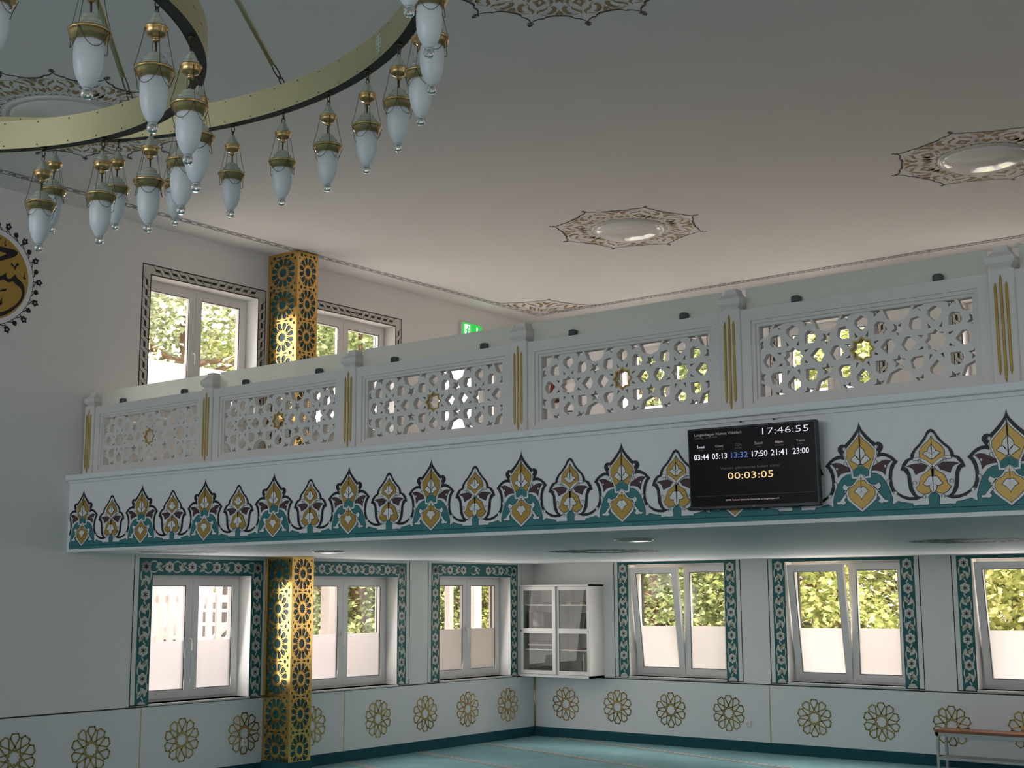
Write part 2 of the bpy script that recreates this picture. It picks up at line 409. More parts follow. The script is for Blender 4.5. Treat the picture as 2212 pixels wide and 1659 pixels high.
wainscot('trim_1', LEFT, [-16.2, -13.2, -10.2, -7.243, -5.46, -5.10, -4.089], YB+0.02, -0.02, [(-5.46, -5.10)])
wainscot('trim_2', 0.0, [3.982, 7.98, 11.9], 0.02, XR-0.02, [])
tag(MB().tube([(0.018, -0.018, 0.14), (0.018, -0.018, 0.90)], 0.017, 10).build('trim_3', 'goldtrim'), kind='structure')

# painted ceiling border: two dark lines and a row of dashes, with a fine brown guilloche
bm_ = MB(); Zb = ZC-0.003
def seg(along, a, b, c, w, m=0):   # strip along x or y, centred on c
    q = [(a, c-w/2), (b, c-w/2), (b, c+w/2), (a, c+w/2)]
    bm_.flat([[(x, -y) for x, y in q]] if along == 'x' else [[(y, x) for x, y in q]], (lambda x, y: (x, y, Zb)), m)
for c in (0.455, 0.545):
    seg('y', YB+2, -c, c, 0.011); seg('x', c, XR, c, 0.011)
for k in range(150):
    s = 0.56 + 0.15*k
    if -s > YB+2: seg('y', -s-0.085, -s, 0.5, 0.022, 0)
    if s < XR-0.1: seg('x', s, s+0.085, 0.5, 0.03, 1)
for k in range(200):
    s = 0.56+0.075*k
    if s < XR-0.1: seg('x', s, s+0.035, 0.478, 0.012, 0); seg('x', s+0.035, s+0.07, 0.522, 0.012, 0)
for f in range(len(bm_.f)): bm_.f[f] = tuple(bm_.f[f])
bm_.build('painted_border', ['brown', 'white'], parent=ceiling)

# outside ground
tag(MB().box(-40, -45, -0.35, 45, 45, -0.26).build('ground', 'grass'), kind='structure')

# ------------------------------------------------------------------ windows
def star_pts(n, r0, r1, cx=0, cy=0, a0=90):
    return [(cx+(r0 if k % 2 == 0 else r1)*math.cos(math.radians(a0+180*k/n)), cy+(r0 if k % 2 == 0 else r1)*math.sin(math.radians(a0+180*k/n))) for k in range(2*n)]
def flower(mb, cx, cz, P, r=0.066, rot=90):
    pts = []
    for k in range(72):
        a = math.radians(k*5); rr = r*(0.80+0.20*abs(math.cos(3*(a-math.radians(rot)))))
        pts.append((cx+rr*math.cos(a), cz+rr*math.sin(a)))
    mb.flat([pts], lambda a, b: P(a, b, 2), 1)
    st = []
    for k in range(6):
        a = math.radians(rot+60*k); t = math.radians(rot+60*k+30)
        for da, rr in ((-0.13, 0.5), (0.13, 0.5)): st.append((cx+r*rr*math.cos(a+da), cz+r*rr*math.sin(a+da)))
        st.append((cx+r*0.17*math.cos(t), cz+r*0.17*math.sin(t)))
    mb.flat([st], lambda a, b: P(a, b, 3), 2)
def leaf_group(mb, cx, cz, P, fl=1, vert=True, s=1.0):
    def T(pts): return [(cx+s*fl*a, cz+s*b) if vert else (cx+s*b, cz+s*fl*a) for a, b in pts]
    def F(pts, lay, m): mb.flat([T(pts)], lambda a, b: P(a, b, lay), m)
    F([(-0.062, -0.01), (-0.05, 0.03), (-0.015, 0.05), (0.02, 0.062), (0.012, 0.03), (0.0, 0.008), (-0.02, -0.008), (-0.03, -0.05), (-0.045, -0.035)], 2, 1)
    F([(-0.02, 0.01), (0.012, 0.028), (0.045, 0.012), (0.058, -0.02), (0.062, -0.062), (0.03, -0.045), (0.008, -0.022)], 2, 1)
    F([(-0.006, 0.006), (0.018, 0.004), (0.036, -0.014), (0.046, -0.042), (0.022, -0.03), (0.004, -0.012)], 3, 3)
    F(stroke([(0.006, -0.045), (-0.02, -0.085)], 0.016), 2, 1)
def floral_border(root, ua, ub, zb, zt, t, top_h, zs, us, line_z):
    """teal border: columns of width t beside the opening, a band of height top_h over it"""
    mb = MB(); P = lambda a, b, k: (a, -0.0010-0.0006*k, b)
    o0, o1 = ua-t, ub+t
    loop = [(o0, zb), (ua, zb), (ua, zt), (ub, zt), (ub, zb), (o1, zb), (o1, zt+top_h), (o0, zt+top_h)]
    mb.flat([loop], lambda a, b: P(a, b, 1), 0)
    for (l, r) in ((o0-0.070, o0-0.058), (o1+0.058, o1+0.070)):
        mb.flat([[(l, zb-0.012), (r, zb-0.012), (r, line_z), (l, line_z)]], lambda a, b: P(a, b, 1), 2)
    for (l, r) in ((o0-0.070, ua), (ub, o1+0.070)):
        mb.flat([[(l, zb-0.012), (r, zb-0.012), (r, zb), (l, zb)]], lambda a, b: P(a, b, 1), 2)
    for side, cx in ((-1, ua-t/2), (1, ub+t/2)):
        for k, z in enumerate(zs):
            if z-0.066 > zb: flower(mb, cx, z, P, r=t*0.36)
            elif z+0.05 > zb:   # cut by the sill
                h = clip_poly(arc(cx, z, t*0.34, 0, 360, 24)[:-1], cx-1, cx+1, zb, 9)
                if h: mb.flat([h], lambda a, b: P(a, b, 2), 1)
            zm = z-(zs[0]-zs[1])/2
            if zm-0.09 > zb:
                f = side if k % 2 == 0 else -side
                leaf_group(mb, cx, zm, P, f if k % 2 == 0 else -f, True, t/0.185) if k % 2 == 0 else leaf_group(mb, cx, zm, (lambda a, b, q, zm=zm: P(a, 2*zm-b, q)), f, True, t/0.185)
                zz = z-0.10 if k % 2 == 0 else z-0.21
                for sg in (-1, 1): mb.flat([stroke(arc(cx+sg*0.02, zz, t*0.26, 90-sg*90-50, 90-sg*90+50, 8, 0.085), 0.017, True)], lambda a, b: P(a, b, 2), 1)
    if us:
        cz = zt+top_h/2; mid = (ua+ub)/2
        for k, u in enumerate(us): flower(mb, u, cz, P, r=t*0.35)
        for k, (a, b) in enumerate(zip(us[:-1], us[1:])):
            um = (a+b)/2; f = 1 if um < mid else -1
            leaf_group(mb, um+0.02*f, cz, (lambda x, y, q, um=um, f=f: P(um+0.02*f-(x-um-0.02*f)*f, y, q)), 1 if k % 2 else -1, False, t/0.21)
            for sg in (-1, 1): mb.flat([stroke(arc(um-0.055*f, cz, 0.07, sg*25, sg*155, 8, 0.062), 0.015, True)], lambda x, y: P(x, y, 2), 1)
    for i in range(len(mb.f)): mb.f[i] = mb.f[i]
    mb.build('painted_floral_border', ['tealdark', 'cream', 'black', 'tan'], root)
def meander_border(root, ua, ub, zb, zt, t):
    mb = MB(); P = lambda a, b, k: (a, -0.0010-0.0006*k, b)
    o0, o1 = ua-t, ub+t; e = 0.014
    mb.flat([[(o0, zb), (ua, zb), (ua, zt), (ub, zt), (ub, zb), (o1, zb), (o1, zt+t), (o0, zt+t)]], lambda a, b: P(a, b, 1), 0)
    g = lambda pts: mb.flat([pts], lambda a, b: P(a, b, 2), 1)
    k_ = lambda pts: mb.flat([pts], lambda a, b: P(a, b, 3), 0)
    g([(o0+e, zb), (ua-e, zb), (ua-e, zt+e), (ub+e, zt+e), (ub+e, zb), (o1-e, zb), (o1-e, zt+t-e), (o0+e, zt+t-e)])
    w = t-2*e; step = 0.122
    def unit(O, A, B):   # slot and slanting seam, in a frame: O origin, A along, B across (0..w)
        q = lambda a, b: (O[0]+A[0]*a+B[0]*b, O[1]+A[1]*a+B[1]*b)
        k_([q(0.022, w*0.34), (q(0.085, w*0.34)), q(0.098, w*0.50), q(0.098, w*0.66), q(0.036, w*0.66), q(0.022, w*0.52)])
        k_([q(-0.014, w*0.0), q(-0.006, w*0.0), q(0.026, w*0.36), q(0.019, w*0.40)])
        k_([q(0.098, w*0.62), q(0.106, w*0.60), q(0.128, w*1.0), q(0.120, w*1.0)])
    n = int((zt-zb+0.02)/step)
    for k in range(n):
        unit((o0+e, zt-0.03-step*k), (0, -1), (1, 0)); unit((o1-e, zt-0.03-step*k), (0, -1), (-1, 0))
    m = int(((ub-ua)/2-0.02)/step)
    for k in range(m):
        unit((ua+0.03+step*k, zt+t-e), (1, 0), (0, -1)); unit((ub-0.03-step*k, zt+t-e), (-1, 0), (0, -1))
    c = (ua+ub)/2; k_([(c-0.06, zt+t*0.42), (c+0.06, zt+t*0.42), (c+0.08, zt+t*0.58), (c-0.08, zt+t*0.58)])
    mb.build('painted_meander_border', ['brown', 'cream'], root)

def sash(root, u0, u1, z0, z1, d0, frost_z, handle=None, tilt=0.0):
    st = 0.088; d1 = d0+0.065
    s = MB(); o, i = [(u0, z0), (u1, z0), (u1, z1), (u0, z1)], [(u0+st, z0+st), (u0+st, z1-st), (u1-st, z1-st), (u1-st, z0+st)]
    s.plate([o, i], lambda a, b, d: (a, d, b), d0, d1)
    i2 = inflate(i, -0.012)
    s.plate([i, i2[::-1]], lambda a, b, d: (a, d, b), d0+0.012, d1-0.01)
    sh = s.build('sash', 'pvc', root)
    g = MB(); g.plate([i], lambda a, b, d: (a, d, b), d0+0.030, d0+0.036); g.build('glass_pane', 'glass', sh)
    k = MB(); k.plate([[(u0+st-0.001, z0+st), (u1-st, z0+st), (u1-st, frost_z), (u0+st, frost_z)]], lambda a, b, d: (a, d, b), d0+0.026, d0+0.029); k.build('frosted_film', 'frost', sh)
    q = MB(); a, b = inflate(i, 0.0), inflate(i, -0.006); q.plate([a, b[::-1]], lambda a, b, d: (a, d, b), d0+0.010, d0+0.013); q.build('gasket', 'gasket', sh)
    if handle:
        hu, hz = handle
        h = MB(); h.bbox(hu-0.014, d0-0.012, hz-0.035, hu+0.014, d0, hz+0.035, 0.006)
        h.tube([(hu, d0-0.01, hz), (hu, d0-0.045, hz), (hu+0.004, d0-0.052, hz-0.03), (hu+0.006, d0-0.05, hz-0.09), (hu+0.002, d0-0.046, hz-0.135)], [0.010, 0.011, 0.011, 0.010, 0.008], 8)
        h.build('handle', 'socket', sh)
    if tilt:
        z = z0+0.01; sh.matrix_local = Matrix.Translation((0, d0, z)) @ Matrix.Rotation(tilt, 4, 'X') @ Matrix.Translation((0, -d0, -z))
    return sh
def window(idx, opening, rot, frost_z, mull, tilt=0.0, sill=True, handle=True):
    u0, u1, z0, z1 = opening
    root = tag(empty('window_%d' % idx, (0, 0, 0), rot), kind='structure')
    D = 0.20; fr = 0.045
    f = MB(); o = [(u0, z0), (u1, z0), (u1, z1), (u0, z1)]; i = [(u0+fr, z0+fr), (u0+fr, z1-fr), (u1-fr, z1-fr), (u1-fr, z0+fr)]
    f.plate([o, i], lambda a, b, d: (a, d, b), D+0.012, D+0.085)
    f.box(mull-0.02, D+0.03, z0+fr, mull+0.02, D+0.08, z1-fr)
    f.build('fixed_frame', 'pvc', root)
    r = MB()
    for u in (u0, u1-0.05): r.box(u, D+0.10, z0, u+0.05, D+0.15, z1)
    r.box(u0, D+0.10, z1-0.05, u1, D+0.15, z1); r.build('shutter_rail', 'dark', root)
    sash(root, u0+0.028, mull-0.002, z0+0.03, z1-0.03, D, frost_z, None, tilt)
    sash(root, mull+0.002, u1-0.028, z0+0.03, z1-0.03, D, frost_z, (mull-0.030, (z0+z1)/2-0.02) if handle and not tilt else None)
    if sill:
        s = MB(); s.bbox(u0-0.004, -0.028, z0-0.024, u1+0.004, D+0.03, z0, 0.004); s.bbox(u0+0.001, D+0.06, z0-0.02, u1-0.001, 0.46, z0+0.002, 0.004); s.build('sill', 'sill', root)
    return root
zsL = [2.445-0.310*k for k in range(6)]
w = window(1, WIN_L[0], LEFT, 1.60, -6.415); floral_border(w, -7.145, -5.692, 0.925, 2.352, 0.188, 0.190, zsL, [-7.24, -6.917, -6.593, -6.23, -5.905, -5.592], 2.58)
w = window(2, WIN_L[1], LEFT, 1.615, -3.925); floral_border(w, -4.745, -3.09, 0.925, 2.36, 0.180, 0.190, [z+0.01 for z in zsL], [-4.835, -4.52, -4.21, -3.905, -3.60, -3.29, -3.0], 2.58)
w = window(3, WIN_L[2], LEFT, 1.625, -1.372); floral_border(w, -2.215, -0.592, 0.925, 2.378, 0.180, 0.185, [z+0.012 for z in zsL], [-2.305, -1.99, -1.69, -1.12, -0.82, -0.50], 2.58)
zsB = [2.487-0.3125*k for k in range(6)]
for i, (op, m) in enumerate(zip(WIN_B, (2.56, 5.10, 7.63))):
    w = window(4+i, op, 0.0, 1.66, m, tilt=math.radians(7.5)); floral_border(w, op[0], op[1], 0.93, op[3], 0.186, 0.040, zsB, [], 2.58)
for i, (op, m) in enumerate(zip(WIN_LU, (-6.51, -4.0))):
    w = window(7+i, op, LEFT, 4.865, m); meander_border(w, op[0], op[1], 4.25, op[3], 0.128)
for i, (op, m) in enumerate(zip(WIN_BU, (2.43, 5.01, 7.59))):
    w = window(9+i, op, 0.0, 4.90, m); meander_border(w, op[0], op[1], 4.25, op[3], 0.128)

# glazed door beside the exit sign, upstairs on the left wall, and a plain door on the back wall
d = tag(empty('door_1', (0, 0, 0), LEFT), kind='structure')
u0, u1, z0, z1 = DOOR_L
f = MB(); f.plate([[(u0, z0), (u1, z0), (u1, z1), (u0, z1)], [(u0+0.06, z0+0.01), (u0+0.06, z1-0.06), (u1-0.06, z1-0.06), (u1-0.06, z0+0.01)]], lambda a, b, q: (a, q, b), 0.14, 0.21); f.build('door_frame', 'pvc', d)
f = MB(); f.plate([[(u0+0.065, z0+0.015), (u1-0.065, z0+0.015), (u1-0.065, z1-0.065), (u0+0.065, z1-0.065)], [(u0+0.17, z0+0.25), (u0+0.17, z1-0.17), (u1-0.17, z1-0.17), (u1-0.17, z0+0.25)]], lambda a, b, q: (a, q, b), 0.15, 0.20); leafp = f.build('door_leaf', 'pvc', d)
MB().box(u0+0.17, 0.17, z0+0.25, u1-0.17, 0.178, z1-0.17).build('frosted_pane', 'frost', leafp)
MB().tube([(u0+0.11, 0.15, 4.45), (u0+0.11, 0.10, 4.45), (u0+0.23, 0.10, 4.45)], 0.010, 8).build('door_handle', 'clip', leafp)
d = tag(empty('door_2', (0, 0, 0)), kind='structure')
MB().bbox(0.14, -0.03, 3.385, 0.93, 0, 5.42, 0.006).build('door_frame', 'lacquer', d)
leafp = MB().bbox(0.20, -0.042, 3.40, 0.87, -0.030, 5.36, 0.006).build('door_leaf', 'lacquer', d)
MB().tube([(0.80, -0.04, 4.90), (0.80, -0.09, 4.90), (0.70, -0.09, 4.90)], 0.011, 8).build('door_handle', 'dark', leafp)

# ------------------------------------------------------------------ gold rosettes on the wainscot
def rosette_mesh():
    mb = MB(); P = lambda a, b, d: (a, d, b)
    pol = lambda r, t: (r*math.cos(math.radians(t)), r*math.sin(math.radians(t)))
    w = 0.0150
    for k in range(10):
        t = 18+36*k+18*0
        path = [pol(0.078, t-15), pol(0.203, t+15), pol(0.238, t+8), pol(0.238, t-8), pol(0.203, t-15), pol(0.078, t+15)]
        for a, b in zip(path[:-1], path[1:]):
            q = Vector(b)-Vector(a); q.normalize(); e = q*w*0.35
            mb.plate([stroke([tuple(Vector(a)-e), tuple(Vector(b)+e)], w)], P, -0.004-0.0002*(k % 5), 0)
        a, b, c = pol(0.078, t-15), pol(0.064, t), pol(0.078, t+15)
        mb.plate([stroke([a, b, c], w)], P, -0.005, 0)
    return mb
rm = rosette_mesh().build('wall_rosette', 'gold')
spots = [('L', -8.776, 'leftmost gold ten-petal rosette on the wainscot, cut by the left picture edge'),
 ('L', -7.872, 'gold ten-petal rosette left of the dark joint below the first lower window'),
 ('L', -6.675, 'gold ten-petal rosette below the lower window beside the outside staircase'),
 ('L', -5.757, 'gold ten-petal rosette with a white socket over its lower half'),
 ('L', -4.66, 'gold ten-petal rosette half hidden behind the foot of the gold column'),
 ('L', -3.456, 'gold ten-petal rosette just right of the joint beyond the gold column'),
 ('L', -2.52, 'gold ten-petal rosette on the left wall below the gap between its last two windows'),
 ('L', -1.606, 'gold ten-petal rosette on the left wall, second from the corner'),
 ('L', -0.676, 'gold ten-petal rosette on the left wall, next to the corner strip'),
 ('B', 0.597, 'gold ten-petal rosette on the back wall below the bookcase, nearest the corner'),
 ('B', 1.523, 'gold ten-petal rosette on the back wall, second from the corner strip'),
 ('B', 2.428, 'gold ten-petal rosette on the back wall below the first tilted window'),
 ('B', 3.354, 'gold ten-petal rosette directly left of the white socket on the back wall'),
 ('B', 4.625, 'gold ten-petal rosette right of the gold joint on the back wall'),
 ('B', 5.549, 'gold ten-petal rosette below the right sash of the second tilted window'),
 ('B', 6.458, 'gold ten-petal rosette crossed by the left end of the bench'),
 ('B', 7.385, 'rightmost gold ten-petal rosette, above the bench at the picture edge')]
for k, (wl_, u, lab) in enumerate(spots):
    o = rm if k == 0 else rm.copy()
    if k: C.objects.link(o)
    if wl_ == 'L': o.location = (0.0125, u, 0.50); o.rotation_euler = (0, 0, LEFT)
    else: o.location = (u, -0.0125, 0.496); o.rotation_euler = (0, 0, 0)
    tag(o, lab, 'wall ornament', 'gold rosettes on the wainscot', 'thing')
def wall_socket(loc, rot, lab):
    r = tag(empty('wall_socket', loc, rot), lab, 'socket', None, 'thing')
    MB().bbox(-0.043, -0.020, -0.043, 0.043, 0, 0.043, 0.006).build('plate', 'socket', r)
    MB().add([(0.027*math.cos(a), -0.0205, 0.027*math.sin(a)) for a in [2*PI*k/20 for k in range(20)]], [tuple(range(20))]).build('socket_face', 'sill', r)
    MB().box(-0.012, -0.0215, -0.003, -0.006, -0.0206, 0.003).box(0.006, -0.0215, -0.003, 0.012, -0.0206, 0.003).build('pin_hole', 'gasket', r)
wall_socket((0.018, -5.757, 0.394), LEFT, 'small white wall socket over the rosette left of the gold column')
wall_socket((3.65, -0.013, 0.372), 0, 'small white wall socket beside the rosette on the back wall')
MOTIF = {'bk':[(0.0,3.244),(0.006,3.216),(0.02,3.188),(0.049,3.152),(0.081,3.119),(0.109,3.095),(0.124,3.1),(0.145,3.095),(0.159,3.078),(0.161,3.058),(0.151,3.041),(0.139,3.026),(0.165,3.025),(0.197,3.013),(0.226,2.992),(0.257,2.96),(0.236,2.939),(0.219,2.903),(0.211,2.858),(0.214,2.816),(0.228,2.779),(0.234,2.775),(0.254,2.754),(0.287,2.736),(0.321,2.726),(0.359,2.724),(0.412,2.721),(0.368,2.704),(0.32,2.705),(0.28,2.718),(0.246,2.741),(0.22,2.766),(0.211,2.759),(0.193,2.802),(0.188,2.845),(0.192,2.894),(0.205,2.937),(0.224,2.962),(0.201,2.986),(0.171,3.0),(0.142,3.003),(0.117,2.995),(0.118,3.017),(0.125,3.032),(0.101,3.068),(0.072,3.095),(0.04,3.132),(0.015,3.167),(0.001,3.187)],'sk':[(-0.0,3.158),(0.019,3.149),(0.028,3.139),(0.044,3.11),(0.08,3.066),(0.115,3.036),(0.138,3.004),(0.143,2.98),(0.173,2.97),(0.198,2.942),(0.213,2.901),(0.19,2.896),(0.17,2.867),(0.166,2.82),(0.161,2.774),(0.142,2.74),(0.121,2.72),(0.072,2.722),(0.098,2.727),(0.118,2.744),(0.134,2.782),(0.141,2.819),(0.146,2.871),(0.162,2.909),(0.183,2.922),(0.153,2.96),(0.121,2.97),(0.118,2.996),(0.106,3.022),(0.072,3.053),(0.038,3.091),(0.02,3.123),(0.001,3.138)],'teal':[(0.002,2.952),(0.031,2.932),(0.057,2.915),(0.059,2.895),(0.1,2.893),(0.136,2.873),(0.164,2.836),(0.184,2.797),(0.198,2.758),(0.207,2.722),(0.205,2.681),(0.237,2.688),(0.252,2.699),(0.217,2.693),(0.245,2.701),(0.272,2.694),(0.306,2.687),(0.34,2.682),(0.348,2.651),(0.358,2.646),(0.371,2.663),(0.387,2.671),(0.413,2.664),(0.45,2.666),(0.453,2.682),(0.449,2.721),(0.467,2.743),(0.484,2.749),(0.484,2.65),(0.0,2.65)],'gu':[(0.002,3.154),(0.028,3.121),(0.071,3.079),(0.098,3.048),(0.098,3.013),(0.079,2.965),(0.057,2.922),(0.042,2.928),(0.003,2.959)],'wu':[(0.003,3.177),(0.04,3.127),(0.079,3.089),(0.113,3.054),(0.11,3.005),(0.09,2.957),(0.072,2.916),(0.067,2.866),(0.028,2.863),(0.01,2.845),(0.006,2.81),(-0.003,2.81)],'tu':[(0.002,2.952),(0.031,2.932),(0.058,2.915),(0.055,2.878),(0.029,2.876),(-0.0,2.899)],'wl':[(0.001,2.897),(0.028,2.865),(0.04,2.847),(0.056,2.828),(0.089,2.812),(0.11,2.787),(0.112,2.755),(0.1,2.725),(0.061,2.691),(0.0,2.644)],'gl':[(0.002,2.849),(0.024,2.849),(0.039,2.824),(0.067,2.813),(0.09,2.791),(0.094,2.759),(0.082,2.735),(0.051,2.705),(-0.001,2.664)],'gd':[(-0.001,2.876),(0.01,2.863),(-0.002,2.848)],'pu':[(0.077,2.915),(0.08,2.936),(0.118,2.955),(0.148,2.971),(0.177,2.976),(0.208,2.97),(0.183,2.944),(0.171,2.91),(0.167,2.882),(0.145,2.904),(0.108,2.913)],'fu1':[(0.002,3.084),(0.007,3.069),(0.029,3.046),(0.035,3.024),(0.025,3.0),(0.004,2.982)],'fu2':[(0.003,2.962),(0.017,2.956),(0.052,2.979),(0.069,2.989),(0.046,3.011),(0.024,3.014),(0.006,2.987)],'fl1':[(0.0,2.785),(0.014,2.762),(0.026,2.765),(0.0,2.73)],'fl2':[(-0.001,2.801),(0.011,2.809),(0.026,2.805),(0.036,2.79),(0.049,2.778),(0.031,2.766),(0.013,2.762),(0.0,2.782)],'lf1':[(0.11,2.776),(0.103,2.787),(0.082,2.809),(0.078,2.822),(0.093,2.816),(0.108,2.822),(0.121,2.832),(0.135,2.813),(0.129,2.796),(0.114,2.79),(0.124,2.775)],'lf2':[(0.113,2.769),(0.129,2.752),(0.143,2.734),(0.158,2.716),(0.184,2.713),(0.176,2.699),(0.15,2.701),(0.135,2.696),(0.114,2.708),(0.128,2.726),(0.117,2.741),(0.101,2.745)],'rb':[(0.121,3.017),(0.135,3.021)],'sgu':[(-0.002,3.108),(0.022,3.075),(0.057,3.05),(0.08,3.015),(0.08,2.979),(0.063,2.963),(0.029,2.944),(-0.0,2.924)],'sgl':[(0.006,2.847),(0.013,2.905),(0.023,2.888),(0.046,2.874),(0.071,2.859),(0.086,2.826),(0.092,2.8),(0.113,2.782),(0.096,2.757),(0.066,2.741),(0.033,2.745),(0.011,2.763)],'spu':[(0.035,2.92),(0.069,2.938),(0.108,2.936),(0.141,2.933),(0.17,2.925),(0.147,2.92),(0.126,2.905),(0.112,2.87),(0.079,2.885),(0.053,2.893)],'sf1':[(-0.001,3.054),(0.02,3.032),(0.025,3.013),(0.015,3.0),(-0.002,2.996)],'sf2':[(-0.001,2.965),(0.013,2.966),(0.038,2.989),(0.055,2.999),(0.035,3.012),(0.015,3.007),(-0.001,2.988)],'sf3':[(0.003,2.847),(0.015,2.853),(0.031,2.845),(0.047,2.822),(0.062,2.804),(0.042,2.792),(0.022,2.794),(0.003,2.811)],'sf4':[(0.003,2.811),(0.025,2.787),(0.017,2.764),(0.001,2.746)],'srb':[(-0.001,2.906),(0.011,2.922),(0.043,2.949),(0.083,2.968),(0.123,2.967)]}
ROUND = {'a':[(-9.271,5.745),(-9.19,5.749),(-9.037,5.742),(-9.046,5.683),(-9.165,5.623),(-9.261,5.581),(-9.264,5.624),(-9.146,5.69),(-9.268,5.692)],'b':[(-9.117,5.587),(-9.1,5.602),(-9.081,5.58),(-9.065,5.557),(-9.05,5.599),(-9.03,5.615),(-9.015,5.59),(-9.03,5.577),(-9.048,5.565),(-9.06,5.513),(-9.077,5.559),(-9.097,5.56)],'c':[(-9.251,5.417),(-9.199,5.443),(-9.152,5.488),(-9.156,5.451),(-9.144,5.424),(-9.112,5.421),(-9.082,5.448),(-9.057,5.489),(-9.041,5.456),(-8.998,5.43),(-8.96,5.399),(-8.939,5.356),(-8.933,5.289),(-8.95,5.226),(-8.992,5.16),(-9.06,5.089),(-9.147,5.025),(-9.225,4.994),(-9.228,5.041),(-9.149,5.07),(-9.071,5.121),(-9.011,5.178),(-8.973,5.239),(-8.961,5.301),(-8.983,5.348),(-9.041,5.375),(-9.079,5.406),(-9.114,5.383),(-9.146,5.381),(-9.179,5.409),(-9.213,5.388),(-9.248,5.377)],'d':[(-8.956,5.536),(-8.949,5.533),(-8.949,5.495),(-8.938,5.471),(-8.925,5.462),(-8.933,5.449),(-8.954,5.448),(-8.964,5.469),(-8.955,5.476)],'e':[(-9.186,5.83),(-9.181,5.825),(-9.189,5.796),(-9.181,5.776),(-9.165,5.778),(-9.173,5.764),(-9.193,5.765),(-9.2,5.785)],'f':[(-9.243,5.28),(-9.207,5.286),(-9.19,5.302),(-9.172,5.298),(-9.148,5.316),(-9.145,5.297),(-9.16,5.278),(-9.18,5.28),(-9.215,5.268),(-9.242,5.263)],'g':[(-9.192,5.218),(-9.185,5.215),(-9.192,5.176),(-9.183,5.157),(-9.189,5.128),(-9.211,5.123),(-9.221,5.146),(-9.209,5.165)],'h':[(-9.276,5.824),(-9.241,5.843),(-9.225,5.841),(-9.275,5.807)]}
# ------------------------------------------------------------------ gallery slab with its painted frieze
gal = tag(MB().box(0, YF, ZL, XR, 0, 3.345).build('gallery_slab', 'fascia'), kind='structure')
MB().box(0.0, YF+0.001, 3.345, XR, -0.001, 3.385).build('gallery_floor', 'gfloor', gal)
MB().bbox(-0.0, YF-0.062, 3.345, XR, YF+0.36, 3.402, 0.006).box(0.0, YF-0.02, 3.318, XR, YF, 3.345).build('ledge', 'fascia', gal)
mot = MOTIF
bigs = [-0.72, 0.264, 1.274, 2.265, 3.25, 4.225, 5.192, 6.145, 7.096, 8.042, 8.987, 9.957, 10.93, 11.90]
fz = MB()
PF = lambda k: (lambda a, b: (a, YF-0.0012-0.0007*k, b))
def put(pts, lay, m, x0, sc):
    q = [(x0+u*sc, z) for u, z in pts]; q = clip_poly(q, 0.03, XR-0.05, 2.0, 4)
    if len(q) > 2 and area2(q) > 1e-6: fz.flat([q], PF(lay), m)
def half(name, lay, m, x0, sc, out=0.0):
    pts = mot[name]
    full = inflate(pts, out) if out else pts
    put(full, lay, m, x0, sc)
def motif_half(x0, sc):      # right half of a large palmette plus the arm that reaches under the small one
    half('teal', 1, 1, x0, sc); half('teal', 0, 5, x0, sc, 0.0035)
    half('bk', 4, 0, x0, sc)
    half('wu', 3, 2, x0, sc); half('wu', 2, 5, x0, sc, 0.003); half('tu', 4, 1, x0, sc)
    half('gu', 5, 3, x0, sc); half('gu', 4, 5, x0, sc, 0.0035)
    half('wl', 6, 2, x0, sc); half('wl', 5, 5, x0, sc, 0.003); half('gl', 8, 3, x0, sc); half('gl', 7, 5, x0, sc, 0.0035); half('gd', 8, 3, x0, sc)
    half('pu', 4, 4, x0, sc); half('pu', 3, 5, x0, sc, 0.003)
    for n in ('fu1', 'fu2'): half(n, 8, 2, x0, sc); half(n, 7, 5, x0, sc, 0.004)
    for n in ('fl1', 'fl2'): half(n, 10, 2, x0, sc); half(n, 9, 5, x0, sc, 0.004)
    for n in ('lf1', 'lf2'): half(n, 6, 2, x0, sc); half(n, 5, 5, x0, sc, 0.003)
    for (u, z, r) in ((0.113, 3.068, 0.013), (0.107, 2.969, 0.013), (0.185, 2.836, 0.014), (0.232, 2.756, 0.014), (0.171, 2.938, 0.010)):
        put(arc(u, z, r, 0, 360, 14)[:-1], 6, 2, x0, sc)
        put(stroke(arc(u, z, r*0.8, -60, 230, 10), 0.0035), 7, 5, x0, sc)
    put(stroke([(0.001, 3.18), (0.004, 3.12), (0.001, 3.06), (0.0, 3.02)], 0.003), 11, 5, x0, sc)
def small_half(x0, sc):
    half('sk', 5, 0, x0, sc)
    half('sgu', 6, 3, x0, sc); half('sgu', 5, 5, x0, sc, 0.0035); half('sgl', 6, 3, x0, sc); half('sgl', 5, 5, x0, sc, 0.0035)
    half('spu', 6, 4, x0, sc); half('spu', 5, 5, x0, sc, 0.003)
    rb = stroke(mot['srb'], 0.016); put(inflate(rb, 0.0025), 7, 5, x0, sc); put(rb, 8, 2, x0, sc)
    st = [(-0.006, 2.90), (0.006, 2.90), (0.004, 2.84), (-0.004, 2.84)]; put(st, 8, 2, x0, sc)
    for n in ('sf1', 'sf2', 'sf3', 'sf4'): half(n, 10, 2, x0, sc); half(n, 9, 5, x0, sc, 0.004)
    for (u, z, r) in ((0.081, 2.955, 0.012), (0.121, 2.815, 0.013), (0.062, 2.722, 0.012)):
        put(stroke(arc(u, z, r, -60, 230, 10), 0.0035), 10, 5, x0, sc)
    put(stroke([(0.0, 3.06), (0.003, 3.03), (0.0, 3.0)], 0.003), 11, 5, x0, sc)
for a, b in zip(bigs[:-1], bigs[1:]):
    sc = (b-a)/2/0.4838
    motif_half(a, sc); motif_half(b, -sc); c = (a+b)/2; small_half(c, sc); small_half(c, -sc)
fz.flat([[(0.03, 2.612), (XR-0.05, 2.612), (XR-0.05, 2.672), (0.03, 2.672)]], lambda a, b: (a, YF-0.0010, b), 1)
